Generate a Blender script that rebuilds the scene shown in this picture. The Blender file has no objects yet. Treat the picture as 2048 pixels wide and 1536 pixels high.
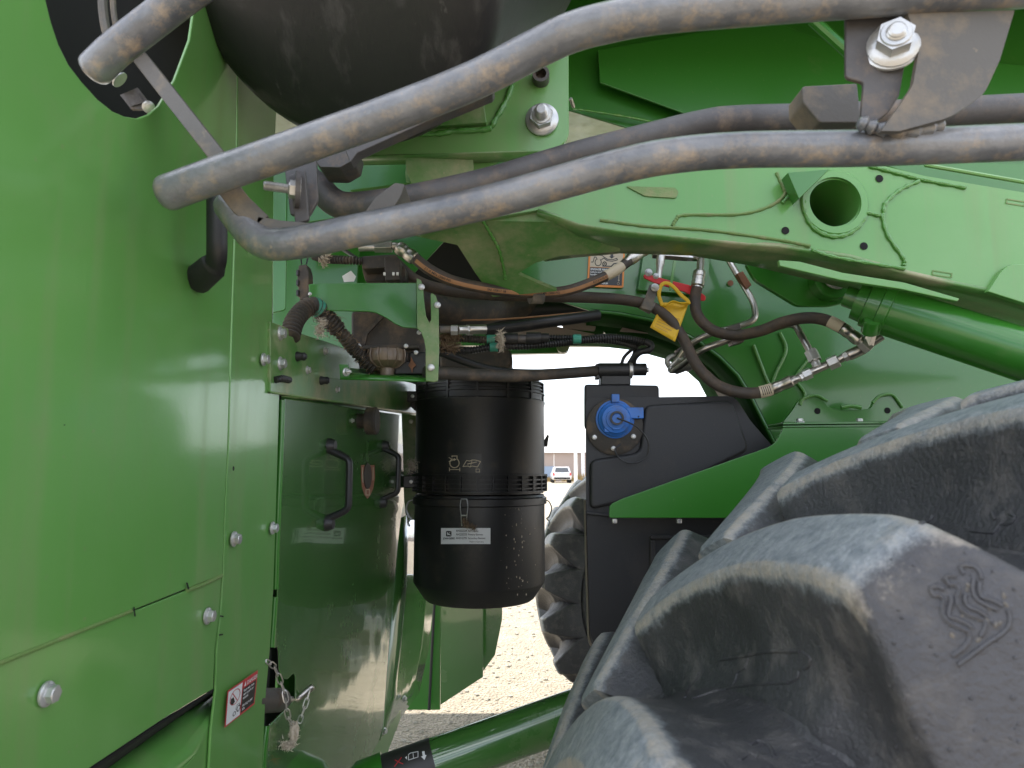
import bpy, bmesh, math, random
from mathutils import Vector as V, Matrix, noise as mnoise
random.seed(7)
R = math.radians
sc = bpy.context.scene
COL = sc.collection

# ------------------------------------------------------------------ camera, sky, sun, exposure
F = 1420.0                       # focal length in photo pixels (2048 wide)
PITCH = math.atan(167 / F)       # the camera looks slightly up
EYE = V((0, 0, 1.45))
cam = bpy.data.cameras.new('camera'); cam_o = bpy.data.objects.new('camera', cam); COL.objects.link(cam_o)
cam.sensor_width = 36; cam.lens = F / 2048 * 36; cam.clip_start = 0.02; cam.clip_end = 2000
cam_o.location = EYE; cam_o.rotation_euler = (R(90) + PITCH, 0, 0)
cam.dof.use_dof = True; cam.dof.focus_distance = 1.7; cam.dof.aperture_fstop = 11
sc.camera = cam_o

SUN_EL, SUN_AZ = R(58), R(-40)    # azimuth from +Y towards +X
w = bpy.data.worlds.new('World'); sc.world = w; w.use_nodes = True
nt = w.node_tree; nt.nodes.clear()
out = nt.nodes.new('ShaderNodeOutputWorld'); bg = nt.nodes.new('ShaderNodeBackground')
sky = nt.nodes.new('ShaderNodeTexSky'); sky.sky_type = 'NISHITA'; sky.sun_disc = False
sky.sun_elevation = SUN_EL; sky.sun_rotation = SUN_AZ; sky.dust_density = 2.0; sky.air_density = 1.0
tc = nt.nodes.new('ShaderNodeTexCoord'); mp = nt.nodes.new('ShaderNodeMapping'); mp.inputs['Scale'].default_value = (1, 1, 3.2)
nz = nt.nodes.new('ShaderNodeTexNoise'); nz.inputs['Scale'].default_value = 2.3; nz.inputs['Detail'].default_value = 9; nz.inputs['Roughness'].default_value = .58
rp = nt.nodes.new('ShaderNodeValToRGB'); rp.color_ramp.elements[0].position = .40; rp.color_ramp.elements[1].position = .60
mx = nt.nodes.new('ShaderNodeMix'); mx.data_type = 'RGBA'
mx.inputs[7].default_value = (9, 9.3, 10, 1)
L = nt.links.new
L(tc.outputs['Generated'], mp.inputs[0]); L(mp.outputs[0], nz.inputs['Vector']); L(nz.outputs[0], rp.inputs[0])
L(rp.outputs[0], mx.inputs[0]); L(sky.outputs[0], mx.inputs[6]); L(mx.outputs[2], bg.inputs[0]); L(bg.outputs[0], out.inputs[0])
bg.inputs[1].default_value = 0.12
sun = bpy.data.lights.new('sun', 'SUN'); sun.energy = 4.0; sun.angle = R(.5); sun.color = (1, .95, .86)
sun_o = bpy.data.objects.new('sun', sun); COL.objects.link(sun_o)
sd = V((math.sin(SUN_AZ) * math.cos(SUN_EL), math.cos(SUN_AZ) * math.cos(SUN_EL), math.sin(SUN_EL)))
sun_o.rotation_euler = sd.to_track_quat('Z', 'Y').to_euler(); sun_o.location = (0, 0, 12)
vs = sc.view_settings; vs.view_transform = 'Standard'; vs.look = 'None'; vs.gamma = 1; vs.use_curve_mapping = False
vs.exposure = 1.52

# ------------------------------------------------------------------ measuring
CP, SP = math.cos(PITCH), math.sin(PITCH)
def ray(px, py):
    u, v = (px - 1024) / F, (768 - py) / F
    return V((u, CP - v * SP, SP + v * CP))
def at(px, py, Y):                # the place seen at a photo pixel, Y metres ahead
    d = ray(px, py); return EYE + d * (Y / d.y)
def onz(px, py, z):
    d = ray(px, py); return EYE + d * ((z - EYE.z) / d.z)
class Plane:
    def __init__(s, p, n): s.p, s.n = V(p), V(n).normalized()
    def __call__(s, px, py, off=0.0):
        d = ray(px, py); t = (s.p + s.n * off - EYE).dot(s.n) / d.dot(s.n); return EYE + d * t
def pl(pts, Y): return [at(x, y, Y) for x, y in pts]
WD = V((math.sin(R(2.26)), math.cos(R(2.26)), 0)); WN = V((WD.y, -WD.x, 0))
W = Plane(at(93, 1388, .65), WN)  # the machine's left-hand flank, running away from the camera
UP = V((0, 0, 1))

# ------------------------------------------------------------------ materials
MATS = {}
def mat(name, col, rough=.5, metal=0, coat=0, crough=.1, dirt=None, dirt_amt=0, dirt_scale=6, fine=0, fine_scale=60,
        bump=0, bump_scale=200, col2=None, c2s=3, spec=.5, streak=False, wear=None, updust=0, stretch=None, wave=0, under=False):
    m = bpy.data.materials.new(name); m.use_nodes = True; t = m.node_tree; b = t.nodes['Principled BSDF']; N = t.nodes.new; K = t.links.new
    b.inputs['Roughness'].default_value = rough; b.inputs['Metallic'].default_value = metal
    b.inputs['Coat Weight'].default_value = coat; b.inputs['Coat Roughness'].default_value = crough
    b.inputs['Specular IOR Level'].default_value = spec
    if name == 'green_door': b.inputs['Coat IOR'].default_value = 1.75
    co = N('ShaderNodeNewGeometry'); vec = co.outputs['Position']
    if stretch:
        mpp = N('ShaderNodeMapping'); mpp.inputs['Scale'].default_value = stretch; K(vec, mpp.inputs[0]); vec = mpp.outputs[0]
    def noise(s, d=6, r=.6):
        n = N('ShaderNodeTexNoise'); n.inputs['Scale'].default_value = s; n.inputs['Detail'].default_value = d; n.inputs['Roughness'].default_value = r
        K(vec, n.inputs['Vector']); return n.outputs[0]
    def ramp(f, a, c, lo=0., hi=1.):
        r_ = N('ShaderNodeMapRange'); r_.inputs[1].default_value = a; r_.inputs[2].default_value = c; r_.inputs[3].default_value = lo; r_.inputs[4].default_value = hi
        r_.clamp = True; K(f, r_.inputs[0]); return r_.outputs[0]
    def mix(f, a, c):
        x = N('ShaderNodeMix'); x.data_type = 'RGBA'
        for i, q in ((6, a), (7, c)):
            if isinstance(q, tuple): x.inputs[i].default_value = (*q, 1)
            else: K(q, x.inputs[i])
        if isinstance(f, float): x.inputs[0].default_value = f
        else: K(f, x.inputs[0])
        return x.outputs[2]
    def mul(a, c):
        x = N('ShaderNodeMath'); x.operation = 'MULTIPLY'
        for i, q in ((0, a), (1, c)):
            if isinstance(q, (int, float)): x.inputs[i].default_value = q
            else: K(q, x.inputs[i])
        return x.outputs[0]
    def add(a, c):
        x = N('ShaderNodeMath'); x.operation = 'ADD'; x.use_clamp = True; K(a, x.inputs[0]); K(c, x.inputs[1]); return x.outputs[0]
    c = tuple(col)
    if col2: c = mix(ramp(noise(c2s), .35, .65), c, tuple(col2))
    dm = None
    if dirt:
        dm = mul(ramp(noise(dirt_scale, 9, .68), .62 - dirt_amt * .35, .82 - dirt_amt * .25), min(1., .35 + dirt_amt))
        if streak:
            m2 = N('ShaderNodeMapping'); m2.inputs['Scale'].default_value = (1, 1, .07); K(co.outputs['Position'], m2.inputs[0])
            n2 = N('ShaderNodeTexNoise'); n2.inputs['Scale'].default_value = 28; n2.inputs['Detail'].default_value = 5; K(m2.outputs[0], n2.inputs['Vector'])
            dm = add(dm, mul(ramp(n2.outputs[0], .5, .7), .3))
        if under:
            su = N('ShaderNodeSeparateXYZ'); K(co.outputs['Normal'], su.inputs[0]); dm = mul(dm, ramp(su.outputs[2], .5, -.6, .3, 1.5))
        if updust:
            sx = N('ShaderNodeSeparateXYZ'); K(co.outputs['Normal'], sx.inputs[0])
            dm = add(dm, mul(mul(ramp(sx.outputs[2], .1, .9), ramp(noise(25, 8), .3, .6)), updust))
        c = mix(dm, c, tuple(dirt))
    if fine:
        sp = mul(ramp(noise(fine_scale, 4, .7), .66, .72), fine); c = mix(sp, c, tuple(dirt or (.5, .45, .38)))
    if wear:
        at_ = N('ShaderNodeAttribute'); at_.attribute_name = 'wear'
        base = ramp(noise(30, 12, .85), .32, .68, -.34, .34)
        s_ = N('ShaderNodeMath'); s_.operation = 'ADD'; K(at_.outputs['Fac'], s_.inputs[0]); K(base, s_.inputs[1])
        wm = ramp(s_.outputs[0], .35, .8)
        topc = mix(ramp(noise(75, 10, .85), .38, .62), tuple(wear[0]), tuple(wear[1]))
        c = mix(wm, c, topc)
        at2 = N('ShaderNodeAttribute'); at2.attribute_name = 'edge'
        s2 = N('ShaderNodeMath'); s2.operation = 'ADD'; K(at2.outputs['Fac'], s2.inputs[0]); K(ramp(noise(30, 12, .85), .35, .65, -.6, .35), s2.inputs[1])
        c = mix(mul(ramp(s2.outputs[0], .45, 1.15), .8), c, tuple(wear[2]))
    if isinstance(c, tuple): b.inputs['Base Color'].default_value = (*c, 1)
    else: K(c, b.inputs['Base Color'])
    if dm is not None:
        r_ = N('ShaderNodeMapRange'); r_.inputs[3].default_value = rough; r_.inputs[4].default_value = min(1, rough + .4); K(dm, r_.inputs[0]); K(r_.outputs[0], b.inputs['Roughness'])
        if coat:
            r2 = N('ShaderNodeMapRange'); r2.inputs[3].default_value = coat; r2.inputs[4].default_value = coat * .25; K(dm, r2.inputs[0]); K(r2.outputs[0], b.inputs['Coat Weight'])
    if bump:
        bn = N('ShaderNodeBump'); bn.inputs['Strength'].default_value = bump; bn.inputs['Distance'].default_value = .002
        K(noise(bump_scale, 5, .6), bn.inputs['Height']); K(bn.outputs[0], b.inputs['Normal'])
        if wave:
            b2 = N('ShaderNodeBump'); b2.inputs['Strength'].default_value = wave; b2.inputs['Distance'].default_value = .004
            K(noise(7, 1, .4), b2.inputs['Height']); K(b2.outputs[0], bn.inputs['Normal'])
        if coat: K(bn.outputs[0], b.inputs['Coat Normal'])
    MATS[name] = m; return m
TAN = (.36, .27, .17)
mat('green', (.10, .285, .056), .34, coat=.55, crough=.09, dirt=(.20, .24, .11), dirt_amt=.16, dirt_scale=3, fine=.5, fine_scale=90, bump=.05, bump_scale=160, streak=True, wave=.5, col2=(.125, .305, .078))
mat('green_clean_shaded', (.03, .165, .016), .3, coat=.5, crough=.08, dirt=(.16, .2, .08), dirt_amt=.08, dirt_scale=5, fine=.4, fine_scale=120, bump=.06, bump_scale=130)  # same green paint, less dusty, its colour darkened for the shaded inner parts
mat('green_dusty', (.08, .22, .045), .42, coat=.5, crough=.14, dirt=(.38, .34, .22), dirt_amt=.55, dirt_scale=7, fine=.6, fine_scale=110, bump=.08, bump_scale=150, updust=.4)
mat('green_door', (.045, .15, .028), .24, coat=.9, crough=.035, dirt=(.16, .2, .1), dirt_amt=.2, dirt_scale=4, fine=.4, fine_scale=130, bump=.03, bump_scale=60, wave=.35)
mat('green_flat_shaded', (.018, .07, .014), .9, dirt=(.06, .08, .04), dirt_amt=.2, dirt_scale=12, spec=.02)  # the arch's shade put into a darker, duller copy of the green
mat('weld', (.07, .24, .035), .22, coat=.8, crough=.08, bump=.9, bump_scale=240, dirt=(.3, .25, .13), dirt_amt=.15, dirt_scale=14)
mat('sealer', (.13, .22, .06), .5, dirt=TAN, dirt_amt=.3, dirt_scale=20, bump=.5, bump_scale=300)
mat('rail', (.085, .09, .10), .3, dirt=(.34, .26, .175), dirt_amt=.36, dirt_scale=46, bump=.5, bump_scale=110, col2=(.19, .193, .20), c2s=16, coat=.55, crough=.22, fine=.5, fine_scale=90, under=True)
mat('rail_dark', (.055, .05, .05), .5, dirt=(.25, .18, .12), dirt_amt=.3, dirt_scale=24, bump=.3, bump_scale=160, col2=(.09, .085, .085), c2s=10)
mat('strap', (.095, .088, .078), .55, dirt=(.30, .23, .15), dirt_amt=.4, dirt_scale=14, bump=.3, bump_scale=130, fine=.4)
mat('drum', (.014, .0135, .0135), .5, dirt=(.09, .085, .08), dirt_amt=.2, dirt_scale=30, fine=.5, fine_scale=50, bump=.25, bump_scale=120, coat=.06, crough=.3, stretch=(1.0, .6, .22))
mat('black', (.018, .018, .019), .42, dirt=(.11, .085, .06), dirt_amt=.18, dirt_scale=9, fine=.35, fine_scale=170, bump=.2, bump_scale=500)
mat('tank', (.017, .017, .019), .5, dirt=(.07, .055, .045), dirt_amt=.18, dirt_scale=4, fine=.5, fine_scale=80, bump=.25, bump_scale=700)
mat('black_dusty', (.04, .034, .028), .6, dirt=(.20, .14, .09), dirt_amt=.4, dirt_scale=18, fine=.5, fine_scale=120, bump=.3, bump_scale=300)
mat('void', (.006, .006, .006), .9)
mat('hose', (.05, .038, .03), .6, dirt=(.15, .105, .07), dirt_amt=.4, dirt_scale=20, bump=.35, bump_scale=400)
mat('stripe', (.34, .17, .075), .6, dirt=(.16, .10, .06), dirt_amt=.3, dirt_scale=30)
mat('tube', (.5, .47, .42), .3, metal=1, dirt=(.2, .14, .09), dirt_amt=.3, dirt_scale=26, bump=.2, bump_scale=200)
mat('zinc', (.58, .56, .53), .32, metal=.85, dirt=(.3, .24, .17), dirt_amt=.22, dirt_scale=60, bump=.25, bump_scale=300)
mat('zinc_bright', (.52, .52, .51), .3, metal=.6, dirt=(.45, .38, .25), dirt_amt=.25, dirt_scale=40, bump=.2, bump_scale=200)
mat('iron', (.11, .10, .095), .45, metal=.6, dirt=(.2, .13, .08), dirt_amt=.35, dirt_scale=30, bump=.3)
mat('rust', (.2, .085, .04), .8, dirt=(.1, .06, .04), dirt_amt=.4, dirt_scale=40)
mat('tyre', (.022, .022, .025), .52, bump=1.0, bump_scale=210, dirt=(.13, .12, .11), dirt_amt=.34, dirt_scale=24, fine=.55, fine_scale=100, coat=.12, crough=.4,
    wear=((.10, .12, .14), (.27, .29, .30), (.33, .29, .235)), col2=(.05, .05, .055), c2s=5)
mat('blue', (.03, .15, .5), .4, dirt=(.13, .11, .1), dirt_amt=.3, dirt_scale=30, bump=.1)
mat('yellow', (.68, .42, .012), .5, dirt=(.35, .25, .05), dirt_amt=.12, dirt_scale=20, bump=.2, bump_scale=60)
mat('red', (.62, .02, .022), .35, coat=.4, dirt=(.2, .03, .02), dirt_amt=.12, dirt_scale=30)
mat('teal', (.04, .27, .19), .5, dirt=(.2, .2, .13), dirt_amt=.3, dirt_scale=30)
mat('lint', (.5, .44, .35), .95, dirt=(.22, .15, .09), dirt_amt=.4, dirt_scale=60)
mat('lint_brown', (.18, .12, .07), .95, dirt=(.38, .30, .2), dirt_amt=.35, dirt_scale=70)
mat('white', (.75, .75, .72), .5, dirt=(.5, .42, .3), dirt_amt=.12, dirt_scale=30)
mat('label_white', (.72, .73, .74), .4)
mat('tanprint', (.55, .46, .33), .5)
mat('ink', (.012, .012, .014), .45)
mat('sticker_black', (.028, .027, .026), .4)
mat('sticker_red', (.5, .03, .04), .4)
mat('sticker_orange', (.75, .25, .035), .45)
mat('sticker_brown', (.30, .10, .06), .5, dirt=(.3, .2, .12), dirt_amt=.4, dirt_scale=60)
mat('strapband', (.25, .21, .18), .6)
mat('clear', (.16, .115, .08), .35, dirt=(.28, .2, .12), dirt_amt=.35, dirt_scale=40, coat=.3)
mat('wallpanel', (.36, .29, .25), .8, dirt=(.4, .33, .28), dirt_amt=.3, dirt_scale=.2)
mat('roofwhite', (.8, .8, .8), .5)
mat('carwhite', (.8, .8, .8), .25, coat=.8)
mat('carglass', (.02, .025, .03), .1, coat=1)
mat('carred', (.5, .05, .05), .3)
mat('weeds', (.32, .22, .09), .9, dirt=(.12, .14, .04), dirt_amt=.4, dirt_scale=3)
mat('stone', (.34, .31, .26), .9, dirt=(.14, .11, .09), dirt_amt=.4, dirt_scale=20, col2=(.38, .35, .30), c2s=9)
mat('bin_blue', (.25, .32, .42), .5)

# ground: pale compacted gravel
gm = bpy.data.materials.new('gravel_ground'); gm.use_nodes = True; t = gm.node_tree; b = t.nodes['Principled BSDF']
geo = t.nodes.new('ShaderNodeNewGeometry'); v1 = t.nodes.new('ShaderNodeTexVoronoi'); v1.inputs['Scale'].default_value = 55
n1 = t.nodes.new('ShaderNodeTexNoise'); n1.inputs['Scale'].default_value = 5; n1.inputs['Detail'].default_value = 12; n1.inputs['Roughness'].default_value = .75
n3 = t.nodes.new('ShaderNodeTexNoise'); n3.inputs['Scale'].default_value = .35; n3.inputs['Detail'].default_value = 6
r1 = t.nodes.new('ShaderNodeValToRGB'); e = r1.color_ramp.elements; e[0].position = .32; e[0].color = (.18, .15, .115, 1); e[1].position = .62; e[1].color = (.40, .35, .285, 1)
m1 = t.nodes.new('ShaderNodeMix'); m1.data_type = 'RGBA'; m1.blend_type = 'MULTIPLY'; m1.inputs[0].default_value = .45
hsv = t.nodes.new('ShaderNodeValToRGB'); e = hsv.color_ramp.elements; e[0].color = (.55, .53, .5, 1); e[1].color = (1.1, 1.08, 1.05, 1)
m2 = t.nodes.new('ShaderNodeMix'); m2.data_type = 'RGBA'; m2.inputs[7].default_value = (.34, .285, .215, 1)
bp = t.nodes.new('ShaderNodeBump'); bp.inputs['Strength'].default_value = .9; bp.inputs['Distance'].default_value = .02
k = t.links.new
k(geo.outputs['Position'], v1.inputs['Vector']); k(geo.outputs['Position'], n1.inputs['Vector']); k(geo.outputs['Position'], n3.inputs['Vector'])
k(n1.outputs[0], r1.inputs[0]); k(v1.outputs['Color'], hsv.inputs[0]); k(r1.outputs[0], m1.inputs[6]); k(hsv.outputs[0], m1.inputs[7])
k(n3.outputs[0], m2.inputs[0]); k(m1.outputs[2], m2.inputs[6]); k(m2.outputs[2], b.inputs['Base Color'])
k(v1.outputs['Distance'], bp.inputs['Height']); k(bp.outputs[0], b.inputs['Normal']); b.inputs['Roughness'].default_value = .95
MATS['gravel'] = gm

# ------------------------------------------------------------------ objects
LOCW = {}
def tag(o, label=None, cat=None, group=None, kind=None):
    if label: o['label'] = label
    if cat: o['category'] = cat
    if group: o['group'] = group
    if kind: o['kind'] = kind
    return o
def attach(o, parent):
    if parent is not None:
        o.parent = parent; o.matrix_parent_inverse = LOCW.get(parent.name, Matrix()).inverted()
def empty(name, loc):
    o = bpy.data.objects.new(name, None); COL.objects.link(o); o.location = loc; o.empty_display_size = .1
    LOCW[o.name] = Matrix.Translation(V(loc)); return o
def mesh_obj(name, me, parent=None, label=None, M=None):
    o = bpy.data.objects.new(name, me); COL.objects.link(o)
    if M is not None: o.matrix_world = M
    LOCW[o.name] = M.copy() if M is not None else Matrix()
    if parent is not None:
        o.parent = parent; o.matrix_parent_inverse = LOCW[parent.name].inverted()
        if M is not None: o.matrix_basis = M
    if label: o['label'] = label
    return o
def make(name, bm, m, parent=None, label=None, bevel=0, smooth=True, seg=2, angle=35, M=None):
    bmesh.ops.recalc_face_normals(bm, faces=bm.faces[:])
    me = bpy.data.meshes.new(name); bm.to_mesh(me); bm.free()
    for mm in (m if isinstance(m, (list, tuple)) else [m]): me.materials.append(MATS[mm])
    if smooth:
        me.shade_smooth()
        if hasattr(me, 'set_sharp_from_angle'): me.set_sharp_from_angle(angle=R(angle))
    o = mesh_obj(name, me, parent, label, M)
    if bevel:
        bv = o.modifiers.new('edge', 'BEVEL'); bv.width = bevel; bv.segments = seg; bv.limit_method = 'ANGLE'; bv.angle_limit = R(40); bv.harden_normals = True
    return o
def new(): return bmesh.new()
def prism(bm, pts, vec, mi=0):
    a = [bm.verts.new(p) for p in pts]; b2 = [bm.verts.new(V(p) + vec) for p in pts]; n = len(pts)
    fs = [bm.faces.new(a), bm.faces.new(b2[::-1])]
    for i in range(n): fs.append(bm.faces.new((a[i], b2[i], b2[(i + 1) % n], a[(i + 1) % n])))
    for f in fs: f.material_index = mi
    return bm
def rounded(pts, r, n=5, closed=True):        # round the corners of a 2D outline; r per point or one number
    out = []; N = len(pts)
    for i in range(N):
        p = V(pts[i]).to_2d() if len(pts[i]) == 2 else V(pts[i][:2]); rr = pts[i][2] if len(pts[i]) > 2 else r
        a = V(pts[i - 1][:2]); c = V(pts[(i + 1) % N][:2]); da, dc = a - p, c - p
        rr = min(rr, da.length * .48, dc.length * .48)
        if rr < 1e-6: out.append(tuple(p)); continue
        s, e = p + da.normalized() * rr, p + dc.normalized() * rr
        for j in range(n + 1):
            u = j / n; q = s * (1 - u) ** 2 + p * 2 * u * (1 - u) + e * u * u; out.append(tuple(q))
    return out
def plate(name, pts, Y, th, m, parent, label=None, bevel=.0015, r=0, back=True, plane=None, off=0, hole=None):
    if r or any(len(p) > 2 for p in pts): pts = rounded(pts, r)
    if plane is not None: P = [plane(x, y, off) for x, y in pts]; vec = -plane.n * th
    else: P = pl(pts, Y); vec = V((0, th, 0))
    bm = prism(new(), P, vec); return make(name, bm, m, parent, label, bevel=bevel)
def box(bm, c, sx, sy, sz, M=None, mi=0):
    g = bmesh.ops.create_cube(bm, size=1, matrix=Matrix.Translation(c) @ (M or Matrix()) @ Matrix.Diagonal((sx, sy, sz, 1)))
    for v in g['verts']:
        for f in v.link_faces: f.material_index = mi
def smooth_path(pts, n=8):
    pts = [V(p) for p in pts]
    if len(pts) < 3: return [pts[0].lerp(pts[-1], i / n) for i in range(n + 1)]
    out = []; P = [pts[0] * 2 - pts[1]] + pts + [pts[-1] * 2 - pts[-2]]
    for i in range(1, len(P) - 2):
        a, b_, c, d = P[i - 1:i + 3]
        for j in range(n):
            u = j / n; out.append(.5 * ((2 * b_) + (c - a) * u + (2 * a - 5 * b_ + 4 * c - d) * u * u + (3 * b_ - a - 3 * c + d) * u ** 3))
    out.append(pts[-1]); return out
def bend_path(pts, r, n=6):                   # straight runs with rounded bends
    pts = [V(p) for p in pts]; out = [pts[0]]
    for i in range(1, len(pts) - 1):
        p = pts[i]; da, dc = pts[i - 1] - p, pts[i + 1] - p; rr = min(r, da.length * .49, dc.length * .49)
        s, e = p + da.normalized() * rr, p + dc.normalized() * rr
        for j in range(n + 1):
            u = j / n; out.append(s * (1 - u) ** 2 + p * 2 * u * (1 - u) + e * u * u)
    out.append(pts[-1]); return out
def frames(path):
    fr = []; t0 = (path[1] - path[0]).normalized(); a = V((0, 0, 1)) if abs(t0.z) < .9 else V((0, 1, 0)); n_ = (a - t0 * a.dot(t0)).normalized()
    for i, p in enumerate(path):
        t_ = (path[min(i + 1, len(path) - 1)] - path[max(i - 1, 0)]).normalized(); n_ = (n_ - t_ * n_.dot(t_)).normalized(); fr.append((p, t_, n_, t_.cross(n_)))
    return fr
def tube(bm, path, r, seg=14, cap=True, mi=0, flat=None, round_cap=False):
    path = [V(p) for p in path]; fr = frames(path); N = len(path)
    rr = r if callable(r) else (lambda i, n: r)
    rings = []
    for i, (p, t_, n_, b_) in enumerate(fr):
        q = rr(i, N - 1)
        rings.append([bm.verts.new(p + (n_ * math.cos(2 * math.pi * j / seg) * (flat or 1) + b_ * math.sin(2 * math.pi * j / seg)) * q) for j in range(seg)])
    for i in range(N - 1):
        for j in range(seg):
            f = bm.faces.new((rings[i][j], rings[i][(j + 1) % seg], rings[i + 1][(j + 1) % seg], rings[i + 1][j])); f.material_index = mi
    if cap:
        for ring, k_, sg in ((rings[0], 0, -1), (rings[-1], -1, 1)):
            if round_cap:
                p, t_, n_, b_ = fr[k_]; last = ring; q = rr(0 if k_ == 0 else N - 1, N - 1)
                for s in (.35, .65, .88):
                    nr = [bm.verts.new(p + (v.co - p) * math.sqrt(1 - s * s) + t_ * sg * s * q * .6) for v in ring]
                    for j in range(seg): bm.faces.new((last[j], last[(j + 1) % seg], nr[(j + 1) % seg], nr[j])).material_index = mi
                    last = nr
                bm.faces.new(last).material_index = mi
            else: bm.faces.new(ring).material_index = mi
    return bm
def corrugated(bm, path, r, pitch=.006, depth=.0013, seg=12, mi=0):
    path = smooth_path(path, 10) if len(path) < 12 else path
    L_ = [0]
    for i in range(1, len(path)): L_.append(L_[-1] + (path[i] - path[i - 1]).length)
    n = max(8, int(L_[-1] / pitch * 4)); pts = []; k_ = 0
    for i in range(n + 1):
        s = L_[-1] * i / n
        while k_ < len(L_) - 2 and L_[k_ + 1] < s: k_ += 1
        u = (s - L_[k_]) / max(1e-9, L_[k_ + 1] - L_[k_]); pts.append(path[k_].lerp(path[k_ + 1], u))
    return tube(bm, pts, lambda i, N: r + (depth if (i % 4) in (1, 2) else -depth), seg, mi=mi)
def basis(axis, up=None):
    z = V(axis).normalized(); a = V(up) if up else (V((0, 0, 1)) if abs(z.z) < .9 else V((0, 1, 0)))
    x = a.cross(z).normalized(); y = z.cross(x); return Matrix((x, y, z)).transposed().to_4x4()
def lathe(bm, o, axis, prof, seg=32, mi=0, up=None, cap=True):   # prof: (distance along the axis, radius)
    B = Matrix.Translation(V(o)) @ basis(axis, up); rings = []
    for h, r in prof:
        rings.append([bm.verts.new(B @ V((r * math.cos(2 * math.pi * j / seg), r * math.sin(2 * math.pi * j / seg), h))) for j in range(seg)])
    for i in range(len(rings) - 1):
        for j in range(seg): bm.faces.new((rings[i][j], rings[i][(j + 1) % seg], rings[i + 1][(j + 1) % seg], rings[i + 1][j])).material_index = mi
    if cap:
        for rg in (rings[0], rings[-1]): bm.faces.new(rg).material_index = mi
    return bm
def loft(bm, A, B_, th=None, mi=0):            # a skin between two lines of points
    a = [bm.verts.new(p) for p in A]; c = [bm.verts.new(p) for p in B_]
    for i in range(len(a) - 1): bm.faces.new((a[i], a[i + 1], c[i + 1], c[i])).material_index = mi
    return bm
def sheet(name, A, B_, th, m, parent, label=None, rows=6):
    bm = new(); G = [[V(p).lerp(V(q), j / rows) for p, q in zip(A, B_)] for j in range(rows + 1)]
    vs_ = [[bm.verts.new(p) for p in row] for row in G]
    for j in range(rows):
        for i in range(len(A) - 1): bm.faces.new((vs_[j][i], vs_[j][i + 1], vs_[j + 1][i + 1], vs_[j + 1][i]))
    o = make(name, bm, m, parent, label)
    s = o.modifiers.new('thick', 'SOLIDIFY'); s.thickness = th; s.offset = 0
    return o

# shared fasteners: unit size = flange diameter 1, axis +Z
def hexpoly(r, z, rot=0): return [V((r * math.cos(math.pi / 3 * i + rot), r * math.sin(math.pi / 3 * i + rot), z)) for i in range(6)]
def bolt_mesh(name, m, stud=0.0, washer=True):
    bm = new()
    if washer: lathe(bm, (0, 0, 0), (0, 0, 1), [(-.02, .5), (.06, .5), (.1, .45), (.14, .36)], 24)
    prism(bm, hexpoly(.36, .1), V((0, 0, .30)))
    lathe(bm, (0, 0, 0), (0, 0, 1), [(.4, .3), (.43, .28), (.44, .22)], 18)
    if stud:
        pr = [(.4, .19)]; z = .4
        while z < .4 + stud: pr += [(z, .20), (z + .03, .165)]; z += .06
        pr += [(z, .17), (z + .03, .13)]; lathe(bm, (0, 0, 0), (0, 0, 1), pr, 16)
    bmesh.ops.recalc_face_normals(bm, faces=bm.faces[:])
    me = bpy.data.meshes.new(name); bm.to_mesh(me); bm.free(); me.materials.append(MATS[m]); me.shade_smooth(); me.set_sharp_from_angle(angle=R(28)); return me
BOLT = bolt_mesh('bolt', 'zinc_bright'); NUT = bolt_mesh('nut', 'zinc_bright', .35); STUD = bolt_mesh('stud_nut', 'zinc', .9)
def bolt(p, axis, d, parent, me=BOLT, name='bolt', rot=None, label=None):
    M = Matrix.Translation(V(p)) @ basis(axis) @ Matrix.Rotation(random.random() * 1.0 if rot is None else rot, 4, 'Z') @ Matrix.Scale(d, 4)
    return mesh_obj(name, me, parent, label, M)

def text(s, size, fn, m, parent, name='lettering', align='LEFT', bold=0, stretch=1, label=None, spacing=1):
    cu = bpy.data.curves.new('t', 'FONT'); cu.body = s; cu.size = size; cu.align_x = align; cu.resolution_u = 2; cu.offset = bold; cu.space_character = spacing
    o = bpy.data.objects.new('t', cu); COL.objects.link(o); bpy.context.view_layer.update()
    me = bpy.data.meshes.new_from_object(o.evaluated_get(bpy.context.evaluated_depsgraph_get()))
    bpy.data.objects.remove(o); me.materials.clear(); me.materials.append(MATS[m])
    for v in me.vertices: v.co = fn(v.co.x * stretch, v.co.y)
    return mesh_obj(name, me, parent, label)
def frame_fn(o, u, v, lift=0):
    n_ = V(u).cross(V(v)).normalized(); return lambda x, y: V(o) + V(u) * x + V(v) * y + n_ * lift
def quadfn(tl, tr, bl, br, lift=V((0, 0, 0))):     # (x,y) in 0..1, y down
    return lambda x, y: (tl * (1 - x) + tr * x) * (1 - y) + (bl * (1 - x) + br * x) * y + lift
def poly2(bm, pts, fn, mi=0, sub=1):
    f = bm.faces.new([bm.verts.new(fn(x, y)) for x, y in pts]); f.material_index = mi; return f
def grid2(bm, x0, x1, y0, y1, fn, nx=1, ny=1, mi=0):
    vv = [[bm.verts.new(fn(x0 + (x1 - x0) * i / nx, y0 + (y1 - y0) * j / ny)) for i in range(nx + 1)] for j in range(ny + 1)]
    for j in range(ny):
        for i in range(nx): bm.faces.new((vv[j][i], vv[j][i + 1], vv[j + 1][i + 1], vv[j + 1][i])).material_index = mi
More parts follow.
